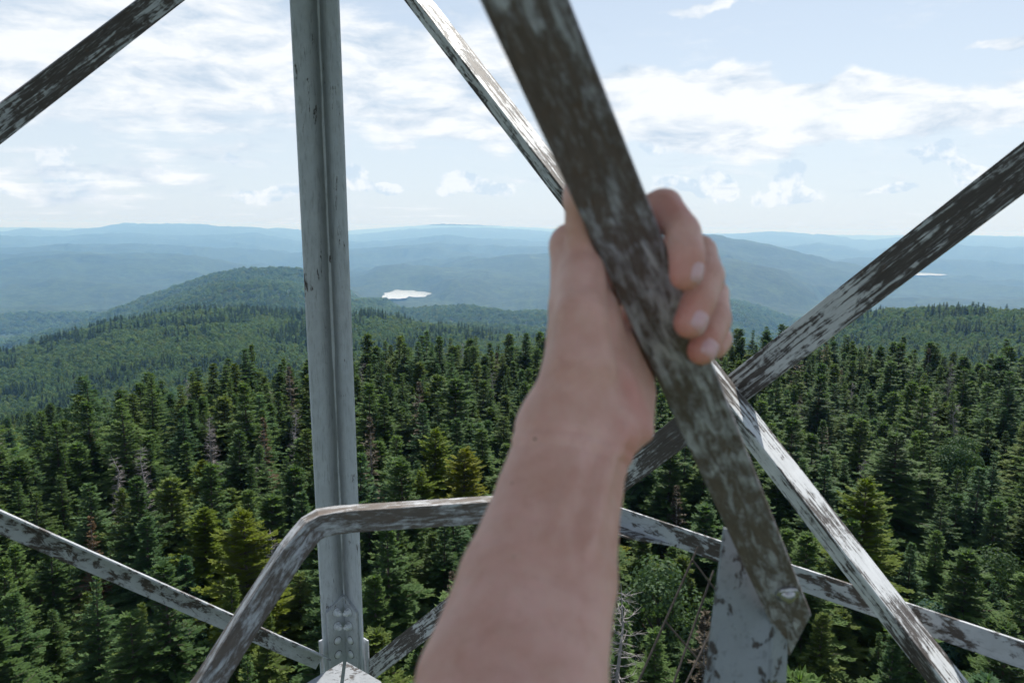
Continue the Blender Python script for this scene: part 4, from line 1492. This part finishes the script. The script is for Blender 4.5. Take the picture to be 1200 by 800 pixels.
M_SKIN = skin_material()
arm = bpy.data.objects.new('arm', mesh_np('arm', V, Q, [M_SKIN], smooth=True))
link(arm, person)
arm.matrix_parent_inverse = Matrix.Translation(person.location).inverted()
arm.matrix_basis = Mcam


def on_skin(p, n_):
    """slide from outside along -n to the skin"""
    p = Vector(p); n_ = Vector(n_).normalized()
    q_ = p + n_ * .03
    for _ in range(60):
        d = float(arm_sdf(np.array([q_.x]), np.array([q_.y]), np.array([q_.z]))[0])
        if d < .00005: break
        q_ = q_ - n_ * d * .8
    return q_


mn, t, out = new_mat('fingernail')
bs = t.n('ShaderNodeBsdfPrincipled')
t.l(t.mix(t.noise(t.n('ShaderNodeTexCoord').outputs['Object'], 120, 3), (.72, .43, .43), (.80, .51, .50)), bs.inputs['Base Color'])
bs.inputs['Roughness'].default_value = .28; bs.inputs['Coat Weight'].default_value = .1; bs.inputs['Coat Roughness'].default_value = .2
bs.inputs['Subsurface Weight'].default_value = .2; bs.inputs['Subsurface Scale'].default_value = .003
t.l(bs.outputs[0], out.inputs[0])
for fi, (nrm, ln, wd) in enumerate([((.93, .05, .30), .0110, .0084), ((.86, .12, .42), .0110, .0086), ((.78, .12, .55), .0105, .0084)]):
    ch = fingers[fi]
    a, b = Vector(ch[-2][:3]), Vector(ch[-1][:3])
    ax_ = (b - a).normalized()
    nn = Vector(nrm); nn = (nn - ax_ * nn.dot(ax_)).normalized(); sd2 = ax_.cross(nn)
    c = b - ax_ * .0005
    vs = []; NU, NV = 9, 9
    for i in range(NU):
        for j in range(NV):
            s = (i / (NU - 1) - .5) * 2; q_ = (j / (NV - 1) - .5) * 2
            rnd_ = math.sqrt(max(0, 1 - (abs(q_) ** 3.2) * .62))
            off = ax_ * q_ * ln * .5 + sd2 * s * wd * .5 * rnd_
            hit = on_skin(c + off + sd2 * s * .001, (nn + sd2 * s * .55).normalized())
            edge = max(abs(s), abs(q_))
            vs.append(hit + nn * (.0007 if edge < .99 else -.0003))
    fs = [(i * NV + j, i * NV + j + 1, (i + 1) * NV + j + 1, (i + 1) * NV + j) for i in range(NU - 1) for j in range(NV - 1)]
    me = bpy.data.meshes.new('fingernail'); me.from_pydata([tuple(v) for v in vs], [], fs); me.materials.append(mn)
    for p in me.polygons: p.use_smooth = True
    o = link(bpy.data.objects.new('fingernail', me), arm)
    sm_ = o.modifiers.new('smooth', 'SUBSURF'); sm_.levels = 1; sm_.render_levels = 1

# moles: small flat spots lying on the skin
mm = plain('mole', (.28, .13, .095), .6, 200, .2)
mr = plain('red_spot', (.48, .15, .13), .6, 200, .2)
for (px, py, rad2, mat) in ((627, 514, .0008, mm), (600, 566, .0006, mm), (602, 652, .0005, mm)):
    d0 = Vector(((px - 600) / F, -(py - 400) / F, -1))
    k = .25
    for _ in range(80):
        q_ = d0 * k
        dd = float(arm_sdf(np.array([q_.x]), np.array([q_.y]), np.array([q_.z]))[0])
        if dd < .00005: break
        k += dd * .8
    bm = bmesh.new(); bmesh.ops.create_uvsphere(bm, u_segments=10, v_segments=6, radius=rad2, matrix=Matrix.Translation(d0 * k) @ Matrix.Diagonal((1, 1, .45, 1)))
    me = bpy.data.meshes.new('mole'); bm.to_mesh(me); bm.free(); me.materials.append(mat)
    for p in me.polygons: p.use_smooth = True
    link(bpy.data.objects.new('mole', me), arm)

# ------------------------------------------------------------------ haze
HZ = 64000.0
zb, zt = VALLEY + CAM_H - 1500, 66.0
hv = [(x, y, z) for z in (zb, zt) for x, y in ((-HZ, -HZ), (HZ, -HZ), (HZ, HZ), (-HZ, HZ))]
me = bpy.data.meshes.new('haze'); me.from_pydata(hv, [], [(3, 2, 1, 0), (4, 5, 6, 7), (0, 1, 5, 4), (1, 2, 6, 5), (2, 3, 7, 6), (3, 0, 4, 7)])
mh, t, out = new_mat('haze')
pv = t.n('ShaderNodeVolumePrincipled')
pv.inputs['Color'].default_value = (0.26, 0.55, 1.0, 1)
pv.inputs['Absorption Color'].default_value = (.88, .88, .88, 1)
pv.inputs['Density'].default_value = 0.000080
pv.inputs['Anisotropy'].default_value = 0.08
t.l(pv.outputs[0], out.inputs['Volume'])
me.materials.append(mh)
hz = link(bpy.data.objects.new('haze', me)); hz['kind'] = 'stuff'; hz['label'] = 'blue summer haze over the valleys'
